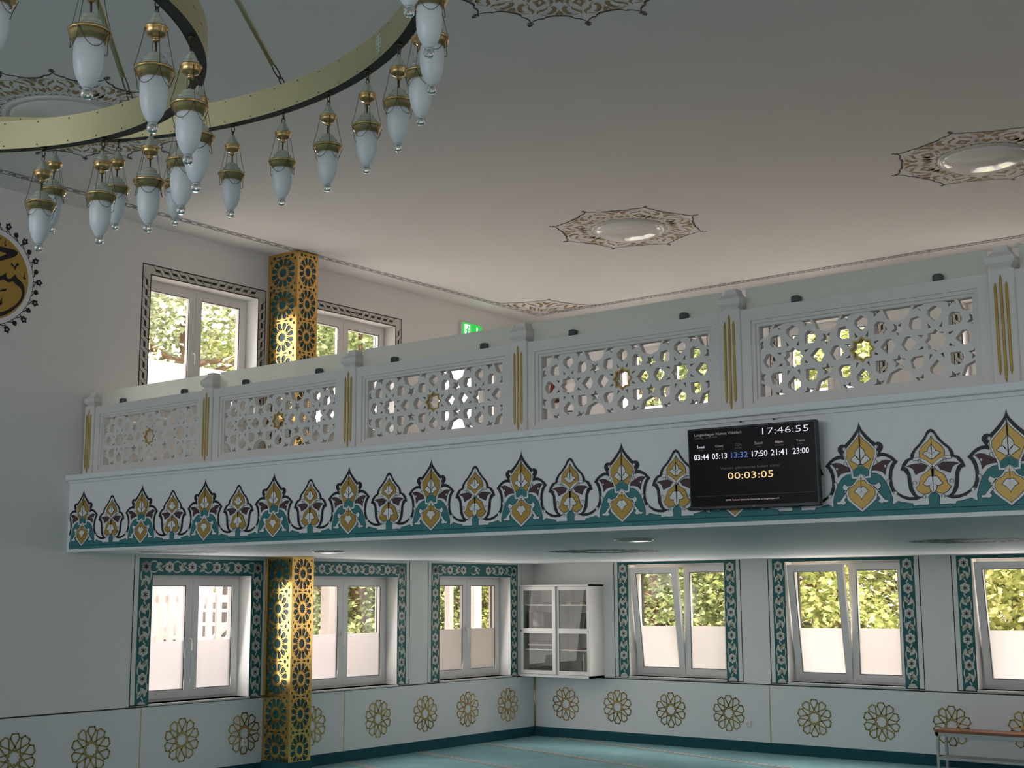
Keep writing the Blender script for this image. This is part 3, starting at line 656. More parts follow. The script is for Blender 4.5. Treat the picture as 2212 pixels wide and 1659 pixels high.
fz.build('painted_frieze', ['black', 'teal', 'white', 'ochre', 'purple', 'line'], gal)
fz = MB()
fz.box(0, YF-0.0015, ZL, XR, YF, 2.612).build('lower_edge_strip', 'white', gal)
# pale painted rings and medallions on the soffit
for (x, y, r) in ((4.27, -4.35, 0.62), (8.40, -4.35, 0.62), (12.5, -4.35, 0.62), (0.85, -7.45, 0.42)):
    mb = MB(); rnd = random.Random(int(x*10))
    for k in range(16):
        for j in range(5):
            a = 2*PI*(k+0.5*(j % 2))/16; q = r*(0.40+0.13*j)
            cx, cy = x+q*math.cos(a), y+q*math.sin(a); s = r*0.085*(1+0.3*math.sin(7*j))
            mb.flat([[(cx+s*math.cos(a+t)*(1.5 if i % 2 else 0.7), cy+s*math.sin(a+t)*(1.5 if i % 2 else 0.7)) for i, t in enumerate([k_*PI/3 for k_ in range(6)])]], lambda a, b: (a, b, ZL-0.002), 0)
    ring = [(x+r*(1.05 if k % 4 == 0 else 0.94)*math.cos(2*PI*k/64), y+r*(1.05 if k % 4 == 0 else 0.94)*math.sin(2*PI*k/64)) for k in range(64)]
    mb.flat([ring, [(x+(q[0]-x)*0.965, y+(q[1]-y)*0.965) for q in ring][::-1]], lambda a, b: (a, b, ZL-0.002), 1)
    mb.build('painted_soffit_medallion', ['tealdark', 'line'], gal)
for k, (x, y, lab) in enumerate(((2.25, -6.6, 'flat round ceiling light under the gallery, left of the television'), (6.32, -6.92, 'flat round ceiling light under the gallery, below and left of the television'), (10.4, -6.92, 'flat round ceiling light under the gallery near the right picture edge'))):
    r = tag(empty('ceiling_light', (x, y, ZL)), lab, 'ceiling light', 'flat round lights under the gallery', 'thing')
    MB().lathe([(0.17, 0), (0.17, -0.014), (0.155, -0.022), (0.15, -0.022)], n=32).build('rim', 'domerim', r)
    MB().lathe([(0.15, -0.020), (0.10, -0.026), (0.0, -0.028)], n=32).build('diffuser', 'dome', r)

# ------------------------------------------------------------------ gold lattice columns
def column_holes(cx, cz, hw, p, sx):
    H = []
    pol = lambda r, t: (r*math.cos(math.radians(t)), r*math.sin(math.radians(t)))
    H.append([pol(0.060 if k % 2 == 0 else 0.049, 15*k) for k in range(24)])
    for k in range(12):
        t = 15+30*k; c, s = math.cos(math.radians(t)), math.sin(math.radians(t))
        R = lambda a, b: (a*c-b*s, a*s+b*c)
        H.append([R(0.080, 0), R(0.120, -0.0240), R(0.158, -0.0320), R(0.178, -0.024), R(0.190, 0.0), R(0.178, 0.024), R(0.158, 0.0320), R(0.120, 0.0240)])
        t = 30*k; c, s = math.cos(math.radians(t)), math.sin(math.radians(t)); R2 = lambda a, b, c=c, s=s: (a*c-b*s, a*s+b*c)
        H.append([R2(0.073, 0), R2(0.104, -0.0085), R2(0.122, 0), R2(0.104, 0.0085)])
        if k % 3: H.append([R2(0.160, 0), R2(0.192, -0.0135), R2(0.192, 0.0135)])
    for sy in (-1, 1):
        for sg in (-1, 1):
            H.append([(sg*0.016, sy*p/2), (sg*0.066, sy*(p/2-0.013)), (sg*0.098, sy*p/2), (sg*0.066, sy*(p/2+0.013))] if sy > 0 else [])
            H.append([(sg*0.140+0.026*math.cos(PI*k/3), p/2+0.024*math.sin(PI*k/3)) for k in range(6)] if sy > 0 else [])
            H.append([(sg*0.199, sy*0.135), (sg*0.199, sy*0.183), (sg*0.178, sy*0.176), (sg*0.166, sy*0.158)])
    out = []
    for h in H:
        if not h: continue
        q = [(cx+sx*a, cz+b) for a, b in h]
        if abs(area2(q)) > 1e-6: out.append(q)
    return out
def column(name, x1, y0, y1, z0, z1, zc, p, label, seam=None, skirt=None):
    root = tag(empty(name, (0, 0, z0)), label, 'column', None, 'thing')
    g = 0.008; zo = z0
    core = MB().box(0.0, y0+g, 0, x1-g, y1, z1-z0).build('core', 'tealcol', root)
    def face(width, mapf, c0, nm, hw, sx, edge_r):
        loops_out = [(0, 0), (width, 0), (width, z1-z0), (0, z1-z0)]
        holes = []
        lo = -1
        for z in zc:
            for h in column_holes(c0, z-z0, hw, p, sx):
                h = clip_poly(h, 0.03, width-0.03, 0.012 if not skirt else skirt-z0+0.01, z1-z0-0.022)
                if len(h) > 2 and area2(h) > 2e-6: holes.append(h[::-1])
        mb = MB(); mb.plate([loops_out]+holes, mapf, 0, g*0.9)
        return mb.build(nm, 'gold', root)
    face(x1, lambda a, b, d: (a, y0+d, b), x1/2+0.004, 'front_lattice', 0.2, (x1/2-0.035)/0.2, 0)
    face(y1-y0, lambda a, b, d: (x1-d, y0+a, b), (y1-y0)/2, 'side_lattice', 0.2, ((y1-y0)/2-0.022)/0.2, 0)
    MB().box(x1-0.016, y0-0.003, 0, x1+0.003, y0+0.016, z1-z0).box(0, y0-0.003, 0, 0.020, y0+0.001, z1-z0).build('corner_strip', 'gold', root)
    if seam: MB().box(0, y0-0.0035, seam-z0-0.012, x1+0.0035, y0+0.02, seam-z0+0.004).build('joint_band', 'gold', root)
    if skirt: MB().box(0, y0-0.02, 0, x1+0.02, y1+0.01, skirt-z0).build('carpet_skirting', 'skirt', root)
    return root
column('lattice_column', 0.470, -5.463, -5.105, 0.0, ZL, [0.293+0.4165*k for k in range(6)], 0.4165, 'gold star-lattice column over teal panels under the gallery, between two windows', seam=0.93, skirt=0.16)
column('lattice_column', 0.534, -5.540, -5.19, 3.385, ZC, [6.125-0.4135*k for k in range(7)], 0.4135, 'gold star-lattice column over teal panels above the balustrade, reaching the hall ceiling')

# ------------------------------------------------------------------ balustrade
PX = [0.115, 2.088, 4.076, 6.022, 7.972, 9.935, 11.90]
YP = YF+0.12
def post(x, lab):
    r = tag(empty('balustrade_post', (x, YP, 3.402)), lab, 'post', 'marble posts of the gallery balustrade', 'thing')
    MB().bbox(-0.083, 0, 0, 0.083, 0.166, 0.765, 0.006).build('shaft', 'stone', r)
    prof = [(0.070, 0.755), (0.062, 0.775), (0.074, 0.785), (0.090, 0.803), (0.096, 0.823), (0.092, 0.845), (0.074, 0.862), (0.056, 0.880), (0.046, 0.900), (0.043, 0.922), (0.0, 0.930)]
    MB().lathe(prof, (0, 0.083, 0), n=4, smooth=False, square=True).build('cap', 'stone', r)
    for dx, zt, zb in ((-0.036, 0.675, 0.075), (0, 0.725, 0.028), (0.036, 0.675, 0.075)):
        MB().tube([(dx, -0.001, zb), (dx, -0.002, zb+0.03), (dx, -0.002, zt-0.03), (dx, -0.001, zt)], [0.002, 0.0095, 0.0095, 0.002], 8).build('gold_flute', 'goldpaint', r)
pl = ['leftmost marble balustrade post, standing against the left wall', 'marble balustrade post below the first upper window, second from the left wall', 'marble balustrade post in front of the second upper window, right of the upper gold column',
      'marble balustrade post rising before the upper corner of the room', 'marble balustrade post above the top left corner of the television', 'marble balustrade post at the right picture edge', 'marble balustrade post beyond the right picture edge']
for x, l in zip(PX, pl): post(x, l)

LP = 0.5155
def lattice_holes():
    """openings of one cell of the eight-fold star lattice, cell size 1"""
    H = []
    pol = lambda r, t: (r*math.cos(math.radians(t)), r*math.sin(math.radians(t)))
    star = [pol(0.150 if k % 2 == 0 else 0.113, 22.5*k) for k in range(16)]
    for k in range(8):
        t = math.radians(45*k); c, s = math.cos(t), math.sin(t)
        e, sh, ap = (0.405, 0.098, 0.462) if k % 2 == 0 else (0.410, 0.092, 0.462)
        H.append([(a*c-b*s, a*s+b*c) for a, b in ((0.250, 0), (0.345, -sh), (e, -sh*0.95), (ap, 0), (e, sh*0.95), (0.345, sh))])
        t = math.radians(45*k+22.5); c, s = math.cos(t), math.sin(t)
        H.append([(a*c-b*s, a*s+b*c) for a, b in ((0.185, -0.020), (0.262, 0.0), (0.185, 0.020))])
    return star, H
STAR, HOLES = lattice_holes()
def panel_template():
    W2 = LP*1.5; 
    holes = []; gold = None
    for ci in (-1, 0, 1):
        cx = ci*LP
        for h in [STAR] + HOLES:
            q = [(cx+a*LP, b*LP) for a, b in h]; q = clip_poly(q, -W2, W2, -LP/2-0.002, LP/2+0.002)
            if len(q) > 2 and area2(q) > 4e-5: holes.append(q)
    for bx in (-1.5, -0.5, 0.5, 1.5):
        for by in (-0.215, 0.215):
            s5 = [(bx*LP+LP*r*math.cos(math.radians(a)), LP*(by+(r*math.sin(math.radians(a))))) for r, a in [((0.094 if k % 2 == 0 else 0.043), (-90 if by > 0 else 90)+36*k) for k in range(10)]]
            q = clip_poly(s5, -W2+0.004, W2-0.004, -LP, LP)
            if len(q) > 2 and area2(q) > 4e-5: holes.append(q)
        for by in (-0.5, 0.5):
            oc = [(bx*LP+LP*0.195*math.cos(PI*k/4), LP*(by+0.195*math.sin(PI*k/4))) for k in range(8)]
            q = clip_poly(oc, -W2+0.002, W2-0.002, -LP/2+0.002, LP/2-0.002)
            if len(q) > 2: holes.append(q)
    for ci in (-1, 0, 1):
        for sx in (-1, 1):
            for by in (-0.5, 0.5):
                s5 = [(ci*LP+LP*(sx*0.215+r*math.cos(math.radians(a))), LP*(by+r*math.sin(math.radians(a)))) for r, a in [((0.094 if k % 2 == 0 else 0.043), (180 if sx > 0 else 0)+36*k) for k in range(10)]]
                q = clip_poly(s5, -W2, W2, -LP/2+0.002, LP/2-0.002)
                if len(q) > 2 and area2(q) > 4e-5: holes.append(q)
    return holes
PH = panel_template()
def balustrade_panel(xa, xb, cx, lab):
    r = tag(empty('pierced_balustrade', (cx, YF, 3.402)), lab, 'balustrade', 'pierced marble panels of the gallery balustrade', 'thing')
    zc = 3.764-3.402; W2 = LP*1.5; a, b = xa-cx, xb-cx
    P = lambda u, v, d: (u, d, v)
    R = lambda u0, u1, v0, v1: [(u0, v0), (u1, v0), (u1, v1), (u0, v1)]
    f = MB(); g0 = R(-W2-0.050, W2+0.050, zc-LP/2-0.045, zc+LP/2+0.045); g1 = R(-W2-0.022, W2+0.022, zc-LP/2-0.020, zc+LP/2+0.020); op = R(-W2, W2, zc-LP/2, zc+LP/2)
    f.plate([R(a, b, 0, 0.752), g0[::-1]], P, 0.142, 0.25); f.plate([g0, g1[::-1]], P, 0.156, 0.245); f.plate([g1, op[::-1]], P, 0.170, 0.245)
    f.build('frame', 'stone', r)
    l = MB(); l.plate([op] + [[(u, v+zc) for u, v in h][::-1] for h in PH], P, 0.185, 0.238); l.build('star_lattice', 'stone', r)
    s = MB(); s.plate([[(u*1.20*LP, v*1.20*LP+zc) for u, v in STAR], [(u*LP*0.985, v*LP*0.985+zc) for u, v in STAR][::-1]], P, 0.181, 0.2); s.build('gold_star', 'goldpaint', r)
    return r
pcs = [1.100, 3.080, 5.045, 6.995, 8.955, 10.92]
pnl = ['pierced marble balustrade panel nearest the left wall', 'pierced marble balustrade panel in front of the upper gold column', 'pierced marble balustrade panel below the green exit sign',
       'pierced marble balustrade panel directly left of the post above the television', 'largest pierced marble balustrade panel, up and right of the television', 'pierced marble balustrade panel cut by the right picture edge']
for k in range(6): balustrade_panel(PX[k]+0.083, PX[k+1]-0.083, pcs[k], pnl[k])
gl = ['satin glass strip over the balustrade panel nearest the left wall', 'satin glass strip in front of the foot of the upper gold column', 'satin glass strip just below the green exit sign',
      'satin glass strip below the painted ceiling corner', 'satin glass strip over the largest balustrade panel at right', 'satin glass strip cut by the right picture edge']
for k in range(6):
    xa, xb = PX[k]+0.10, PX[k+1]-0.135 + (0.04 if k == 0 else 0.03)
    r = tag(empty('glass_strip', (xa, YF+0.205, 4.154)), gl[k], 'glass screen', 'satin glass strips along the balustrade', 'thing')
    MB().box(0, 0, 0.012, xb-xa, 0.010, 0.172).build('pane', 'satin', r)
    for cxx in (0.205*1.94, 0.735*1.94):
        q = PX[k]+cxx+0.11-xa
        MB().bbox(q-0.032, -0.048, -0.001, q+0.032, 0.030, 0.054, 0.009).build('clip', 'clip', r)

# ------------------------------------------------------------------ television with the prayer times
TVW, TVH = 0.995, 0.578
tv = tag(empty('television', (8.238, YF-0.085, 2.985)), 'black wall television showing prayer times in front of the painted frieze', 'television', None, 'thing')
tv.rotation_euler = (math.radians(2.5), math.radians(0.4), 0)
MB().bbox(-TVW/2, -0.03, -TVH/2, TVW/2, 0.018, TVH/2, 0.006).box(-0.30, 0.018, -0.2, 0.30, 0.045, 0.18).build('housing', 'tvframe', tv)
scr = MB().box(-TVW/2+0.012, -0.0312, -TVH/2+0.024, TVW/2-0.012, -0.030, TVH/2-0.012).build('screen', 'screen', tv)
MB().box(-0.12, 0.04, -0.1, 0.12, 0.085, 0.1).build('wall_bracket', 'tvframe', tv)
def txt(s, u, v, cap, width=None, m='t_white', align='CENTER', name='screen_text', bold=0.0):
    cu = bpy.data.curves.new('txt', 'FONT'); cu.body = s; cu.size = 1.0; cu.align_x = align; cu.resolution_u = 2; cu.offset = bold
    o = bpy.data.objects.new('txt', cu); C.objects.link(o)
    me = bpy.data.meshes.new_from_object(o.evaluated_get(bpy.context.evaluated_depsgraph_get())); bpy.data.objects.remove(o)
    xs = [q.co.x for q in me.vertices]; sy = cap/0.72; sx = sy if width is None else width/(max(xs)-min(xs))
    x0 = (u-0.5)*TVW; z0 = (0.5-v)*TVH
    for q in me.vertices: q.co = (x0+q.co.x*sx, -0.0318, z0+q.co.y*sy)
    me.materials.clear(); me.materials.append(M[m]); me.name = name
    oo = bpy.data.objects.new(name, me); C.objects.link(oo); oo.parent = scr; bpy.data.curves.remove(cu)
    return oo
txt('17:46:55', 0.575, 0.130, 0.046, 0.345, 't_white', 'LEFT', bold=-0.012)
txt('Langenhagen Namaz Vakitleri', 0.057, 0.095, 0.020, 0.375, 't_grey', 'LEFT')
txt('Samstag, 18.07.2020', 0.057, 0.128, 0.012, 0.185, 't_dim', 'LEFT')
for u, nm, su, tm, mm, nm_m in ((0.110, 'İmsak', '(FAJR)', '03:44', 't_white', 't_white'), (0.257, 'Güneş', '(SHURUQ)', '05:13', 't_white', 't_grey'), (0.408, 'Öğle', '(DHUHR)', '13:32', 't_blue', 't_dim'),
                      (0.566, 'İkindi', '(ASR)', '17:50', 't_white', 't_grey'), (0.722, 'Akşam', '(MAGHRIB)', '21:41', 't_white', 't_pink'), (0.881, 'Yatsı', '(ISHA)', '23:00', 't_white', 't_grey')):
    txt(nm, u, 0.243, 0.018, 0.062 if nm != 'Öğle' else 0.052, nm_m); txt(su, u, 0.278, 0.010, None, 't_dim'); txt(tm, u, 0.385, 0.040, 0.120 if mm != 't_blue' else 0.132, mm, bold=0.012)
txt('Vaktin çıkmasına kalan süre:', 0.49, 0.520, 0.020, 0.465, 't_dim')
txt('00:03:05', 0.493, 0.640, 0.048, 0.352, 't_org')
txt('DITIB Türkisch Islamische Gemeinde zu Langenhagen e.V.', 0.50, 0.900, 0.012, 0.41, 't_pink')
MB().box(-TVW/2+0.05, -0.0318, -TVH/2+0.095, TVW/2-0.03, -0.0316, -TVH/2+0.0962).build('screen_line', 't_dim', scr)
lg = txt('LG', 0.508, 0.978, 0.010, None, 't_grey', name='bezel_mark')
for q in lg.data.vertices: q.co.y = -0.0308
for q in (-0.12, 0.14): MB().lathe([(0.006, 0.0), (0.006, 0.012), (0.0, 0.014)], (q, 0.072, TVH/2+0.028), 10).build('fixing_screw', 'gasket', tv)

# ------------------------------------------------------------------ exit sign, ceiling roundel on the wall
es = tag(empty('exit_sign', (0, -1.80, 5.83), LEFT), 'green lit emergency exit sign with running figure and down arrow', 'exit sign', None, 'thing')
MB().bbox(0, -0.055, 0, 0.47, 0, 0.31, 0.006).build('housing', 'socket', es)
face = MB().box(0.012, -0.0565, 0.012, 0.458, -0.0550, 0.298).build('green_face', 'green_e', es)
pm = MB(); PE = lambda a, b, d=0: (a, -0.0572-d, b)
pm.flat([[(0.06, 0.02), (0.19, 0.02), (0.19, 0.275), (0.06, 0.275)]], PE)
pm.flat([[(0.335, 0.26), (0.365, 0.26), (0.365, 0.13), (0.405, 0.175), (0.405, 0.13), (0.35, 0.06), (0.295, 0.13), (0.295, 0.175), (0.335, 0.13)]], PE)
pm.build('pictogram', 'white_e', face)
pm = MB(); PE2 = lambda a, b: (a, -0.0578, b)
pm.flat([arc(0.147, 0.238, 0.019, 0, 360, 14)[:-1]], PE2)
for q, w in (([(0.135, 0.215), (0.118, 0.135)], 0.034), ([(0.128, 0.205), (0.165, 0.180), (0.185, 0.195)], 0.014), ([(0.128, 0.205), (0.090, 0.190), (0.080, 0.160)], 0.014), ([(0.118, 0.14), (0.150, 0.10), (0.145, 0.05)], 0.018), ([(0.118, 0.14), (0.100, 0.085), (0.068, 0.07)], 0.018)):
    pm.flat([stroke(q, w)], PE2)
pm.build('running_figure', 'green_e', face)

RC, RR = (-9.365, 5.42), 0.514
rd = tag(empty('calligraphy_roundel', (0.0, 0.0, 0.0), LEFT), 'gold roundel with black calligraphy and leafy black fringe on the left wall', 'wall painting', None, 'thing')
PR = lambda k: (lambda a, b: (a, -0.0010-0.0007*k, b))
circ = lambda r, n=72: [(RC[0]+r*math.cos(2*PI*k/n), RC[1]+r*math.sin(2*PI*k/n)) for k in range(n)]
MB().flat([circ(0.530)], PR(1), 0).build('black_rim', 'black', rd)
MB().flat([circ(0.523)], PR(2), 0).build('white_ring', 'white', rd)
MB().flat([circ(0.468)], PR(3), 0).build('gold_field', 'ochre', rd)
mb = MB()
for key, poly in ROUND.items():
    mb.flat([smooth_loop(poly)], PR(4), 0)
for q in ([(-9.62, 5.82), (-9.5, 5.72), (-9.42, 5.60), (-9.46, 5.30)], [(-9.75, 5.55), (-9.6, 5.42), (-9.45, 5.40)], [(-9.70, 5.25), (-9.55, 5.12), (-9.40, 5.05), (-9.25, 4.985)]): mb.flat([stroke(q, 0.045, True)], PR(4), 0)
mb.build('calligraphy', 'black', rd)
fr = MB()
for k in range(32):
    a = 2*PI*k/32 + 0.04; c, s = math.cos(a), math.sin(a); R = lambda r, t, c=c, s=s: (RC[0]+r*c-t*s, RC[1]+r*s+t*c)
    if k % 2 == 0:
        out = [R(0.555, 0), R(0.570, -0.030), R(0.585, -0.026), R(0.612, -0.040), R(0.618, -0.018), R(0.645, 0.0), R(0.618, 0.018), R(0.612, 0.040), R(0.585, 0.026), R(0.570, 0.030)]
        fr.flat([out, [R(0.585, 0), R(0.597, 0.013), R(0.609, 0), R(0.597, -0.013)]], PR(2), 0)
    else:
        fr.flat([[R(0.545, -0.012), R(0.560, -0.028), R(0.580, -0.026), R(0.605, 0.0), R(0.580, 0.026), R(0.560, 0.028), R(0.545, 0.012)]], PR(2), 0)
    fr.flat([stroke([R(0.528, -0.055), R(0.540, -0.040), R(0.552, -0.005)], 0.010)], PR(2), 0)
    fr.flat([stroke([R(0.528, 0.0), R(0.556, 0.0)], 0.008)], PR(2), 0)
fr.build('leafy_fringe', 'black', rd)
# ------------------------------------------------------------------ painted ceiling medallions and dome lights
def medallion(cx, cy, R, tips, a0, rin, label, arts, span=(0, 360)):
    """star-edged painting: black scalloped outline, crowned tips, gold arabesque"""
    mb = MB(); Pz = lambda k: (lambda x, y: (x, y, ZC-0.0012-0.0008*k))
    full = span == (0, 360)
    pol = lambda r, deg: (cx+R*r*math.cos(math.radians(deg)), cy+R*r*math.sin(math.radians(deg)))
    ok = lambda deg: full or (span[0]-0.5 <= deg <= span[1]+0.5)
    st = 360/tips; half_ = [(0, 0.93), (0.10, 0.895), (0.26, 0.868), (0.42, 0.862), (0.48, 0.842), (0.60, 0.826), (0.80, 0.818), (1.0, 0.816)]
    prof = []
    n_t = tips if full else int(round((span[1]-span[0])/st))
    for k in range(n_t):
        base = a0+st*k
        for t, r in half_: prof.append((r, base+t*st/2))
        for t, r in half_[-2:0:-1]: prof.append((r, base+st-t*st/2))
    if not full: prof.append((0.93, span[1]))
    outer = [pol(r, a) for r, a in prof]
    if full: fill = [outer, [pol(rin, -5*k) for k in range(72)]]
    else: fill = [outer + [pol(rin, span[1]), pol(rin, span[0])]]
    mb.flat(fill, Pz(1), 0)
    w = 0.010*0.95/R+0.004
    seq = list(zip(prof, prof[1:]+prof[:1])) if full else list(zip(prof[:-1], prof[1:]))
    for (r1, a1), (r2, a2) in seq:
        if abs(a2-a1) > 180: a2 += 360
        k1 = 1.9 if r1 < 0.855 else 1.0; mb.flat([[pol(r1-w*k1*0.5, a1), pol(r1+w, a1), pol(r2+w, a2), pol(r2-w*k1*0.5, a2)]], Pz(2), 1)
    for k in range(tips if full else n_t+1):
        a = a0+st*k; d = 57.3*0.022*0.95/R
        for pts in ([(0.940, -d), (0.955, -1.5*d), (0.962, 0), (0.955, 1.5*d), (0.940, d), (0.932, 0)], [(0.972, -1.1*d), (0.985, -0.8*d), (1.005, 0), (0.985, 0.8*d), (0.972, 1.1*d), (0.968, 0)]):
            if full or span[0] < a < span[1]: mb.flat([[pol(r, a+t) for r, t in pts]], Pz(2), 1)
            else: mb.flat([[pol(r, a+max(0, t) if a <= span[0] else a+min(0, t)) for r, t in pts]], Pz(2), 1)
    # arabesque, mirrored in every sector
    s2 = 360/arts/2
    def sh(pts, base, sg, lay, m): mb.flat([[pol(r, base+sg*t*s2) for r, t in pts]], Pz(lay), m)
    S = lambda pts, w: [(q[1], q[0]) for q in stroke([(t, r) for r, t in pts], w)]
    g = lambda r: rin+(0.82-rin)*r        # 0 at the lamp rim, 1 at the scallops
    lo, hi = (0, arts) if full else (0, int((span[1]-span[0])/(360/arts)))
    for k in range(lo, hi):
        base = a0+s2+360/arts*k if not full else a0+360/arts*k
        for sg in (-1, 1):
            sh([(g(0.66), 0.0), (g(0.56), 0.13), (g(0.44), 0.34), (g(0.36), 0.16), (g(0.24), 0.0), (g(0.36), 0.0), (g(0.44), 0.13), (g(0.54), 0.0)], base, sg, 3, 2)
            sh([(g(0.98), 0.10), (g(0.86), 0.16), (g(0.80), 0.34), (g(0.70), 0.46), (g(0.58), 0.42), (g(0.70), 0.36), (g(0.74), 0.22), (g(0.84), 0.04)], base, sg, 3, 2)
            sh([(g(0.90), 0.42), (g(0.84), 0.60), (g(0.70), 0.70), (g(0.62), 0.58), (g(0.56), 0.76), (g(0.66), 0.90), (g(0.80), 0.86), (g(0.93), 0.66)], base, sg, 3, 2)
            sh([(g(0.50), 0.52), (g(0.42), 0.70), (g(0.30), 0.62), (g(0.22), 0.48), (g(0.30), 0.44), (g(0.38), 0.50)], base, sg, 3, 2)
            sh([(g(0.46), 0.84), (g(0.36), 1.0), (g(0.18), 1.0), (g(0.24), 0.84), (g(0.32), 0.76)], base, sg, 3, 2)
            sh([(g(1.0), 0.80), (g(0.92), 1.0), (g(0.76), 1.0), (g(0.84), 0.88)], base, sg, 3, 2)
            sh([(g(0.16), 0.18), (g(0.10), 0.36), (g(0.05), 0.30), (g(0.09), 0.14)], base, sg, 3, 2)
            sh([(g(0.13), 0.62), (g(0.08), 0.78), (g(0.04), 0.70), (g(0.08), 0.58)], base, sg, 3, 2)
            sh([(g(0.13), 0.40), (g(0.09), 0.47), (g(0.06), 0.40)], base, sg, 3, 1)
            for q in ([(g(0.12), 0.5), (g(0.3), 0.74), (g(0.52), 0.62), (g(0.62), 0.46)], [(g(0.94), 0.22), (g(0.98), 0.42), (g(0.88), 0.74)], [(g(0.2), 0.12), (g(0.36), 0.42), (g(0.54), 0.28)]):
                sh(S(q, 0.010), base, sg, 3, 3)
    o = mb.build('painted_medallion', ['white', 'black', 'khaki', 'tan'])
    return tag(o, label, 'ceiling painting', 'painted ceiling medallions', 'thing')
medallion(4.28, -3.76, 0.95, 8, 45, 0.44, 'eight-pointed painted ceiling medallion around the dome light at the picture centre', 8)
medallion(8.46, -3.745, 0.95, 8, 45, 0.44, 'eight-pointed painted ceiling medallion at the right picture edge', 8)
medallion(2.364, -10.025, 1.17, 16, -18.6, 0.48, 'sixteen-pointed painted ceiling medallion behind the chandelier lamps', 16)
medallion(7.665, -9.79, 1.17, 16, 2.5, 0.48, 'sixteen-pointed painted ceiling medallion cut by the top picture edge', 16)
medallion(0.56, -0.56, 1.06, 8, -90, 0.01, 'triangular painted corner piece in the far corner of the ceiling', 8, span=(-90, 0))
def dome_light(x, y, r, depth, lab):
    o = tag(empty('dome_light', (x, y, ZC)), lab, 'ceiling light', 'round dome lights in the painted medallions', 'thing')
    MB().lathe([(r*1.10, 0), (r*1.10, -0.016), (r*1.04, -0.026), (r*0.99, -0.022), (r*0.97, -0.012)], n=64).build('rim', 'domerim', o)
    MB().lathe([(r*math.cos(a), -0.012-depth*math.sin(a)) for a in [PI/2*k/12 for k in range(12)]] + [(0.0, -0.012-depth)], n=64).build('diffuser', 'dome', o)
dome_light(4.28, -3.76, 0.395, 0.115, 'white dome light in the eight-pointed medallion at the picture centre')
dome_light(8.46, -3.745, 0.40, 0.115, 'white dome light in the medallion at the right picture edge')
dome_light(2.364, -10.025, 0.515, 0.05, 'large white dome light half hidden behind the inner brass ring')
dome_light(7.665, -9.79, 0.515, 0.05, 'large white dome light in the medallion above the top picture edge')

# ------------------------------------------------------------------ chandelier and its hanging lamps
CX, CY = 7.6, -14.42
ZBR, RBR, ZAR, RAR, HB, WB = 4.60, 2.238, 4.235, 1.315, 0.14, 0.055   # R: inner radius
ch = tag(empty('chandelier', (CX, CY, 0)), 'large brass chandelier of two concentric rings hung on rods', 'chandelier', None, 'thing')
def ring_part(name, R, z, w):
    mb = MB(); n = 128
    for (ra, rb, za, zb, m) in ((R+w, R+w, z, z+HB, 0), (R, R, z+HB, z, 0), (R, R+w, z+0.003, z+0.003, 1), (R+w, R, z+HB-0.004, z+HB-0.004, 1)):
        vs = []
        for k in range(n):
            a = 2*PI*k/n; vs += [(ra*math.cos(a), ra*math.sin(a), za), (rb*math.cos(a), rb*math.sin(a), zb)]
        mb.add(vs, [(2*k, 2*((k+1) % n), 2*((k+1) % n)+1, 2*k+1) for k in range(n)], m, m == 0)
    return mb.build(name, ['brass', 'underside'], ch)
ro = ring_part('outer_ring', RBR, ZBR, WB); ri = ring_part('inner_ring', RAR, ZAR, WB)
mb = MB()
for R, z, n in ((RBR, ZBR, 80), (RAR, ZAR, 48)):
    for k in range(n):
        for zz in (z+0.014, z+HB-0.014):
            a = 2*PI*(k+0.3)/n; c, s = math.cos(a), math.sin(a)
            mb.add([((R-0.002)*c-0.004*s*math.cos(t), (R-0.002)*s+0.004*c*math.cos(t), zz+0.004*math.sin(t)) for t in [2*PI*j/8 for j in range(8)]], [tuple(range(8))])
tag(mb.build('rivet', 'bronze', ch), kind='stuff')
for k in range(8):   # pierced silver plates over the seams of the outer ring
    a = math.radians(67.4+45*k); c, s = math.cos(a), math.sin(a)
    P = lambda u, v, d: ((RBR-0.004+d)*c-u*s, (RBR-0.004+d)*s+u*c, ZBR+HB/2+v)
    out = [(0, 0.066), (0.010, 0.050), (0.020, 0.044), (0.022, 0.030), (0.030, 0.022), (0.026, 0.010), (0.031, 0.0), (0.026, -0.010), (0.030, -0.022), (0.022, -0.030), (0.020, -0.044), (0.010, -0.050), (0, -0.066)]
    out = out + [(-u, v) for u, v in out[-2:0:-1]]
    hs = [[(sg*0.013+0.005*math.cos(t), v+0.006*math.sin(t)) for t in [2*PI*j/8 for j in range(8)]][::-1] for sg in (-1, 1) for v in (-0.027, -0.008, 0.010, 0.029)]
    hs += [[(0.005*math.cos(t), v+0.006*math.sin(t)) for t in [2*PI*j/8 for j in range(8)]][::-1] for v in (-0.045, 0.046)]
    mb = MB(); mb.plate([out] + hs, P, 0, 0.004); mb.build('filigree_plate', 'capm', ch)
mb = MB()            # brush calligraphy on the outside of the inner ring
def PI_(t, v): a = math.radians(t); r = RAR+WB+0.001; return (r*math.cos(a), r*math.sin(a), ZAR+v)
for pth, w in (([(14, 0.095), (17, 0.070), (20, 0.085), (23, 0.060)], 0.5), ([(16, 0.045), (19, 0.120)], 0.4), ([(19, 0.040), (21.5, 0.118)], 0.35), ([(22, 0.045), (24, 0.115)], 0.35), ([(24.5, 0.10), (30, 0.088), (36, 0.076), (41, 0.070)], 0.016), ([(26, 0.115), (27, 0.09)], 0.5)):
    k = 0.023
    q = stroke([(t*k, v) for t, v in pth], w*k if w > 0.1 else w, True); mb.flat([[(u/k, v) for u, v in q]], PI_, 0)
for k in range(7):
    q = stroke([((42+1.6*k)*0.023, 0.03+0.01*(k % 3)), ((42.6+1.6*k)*0.023, 0.10-0.01*(k % 2))], 0.010, True); mb.flat([[(u/0.023, v) for u, v in q]], PI_, 0)
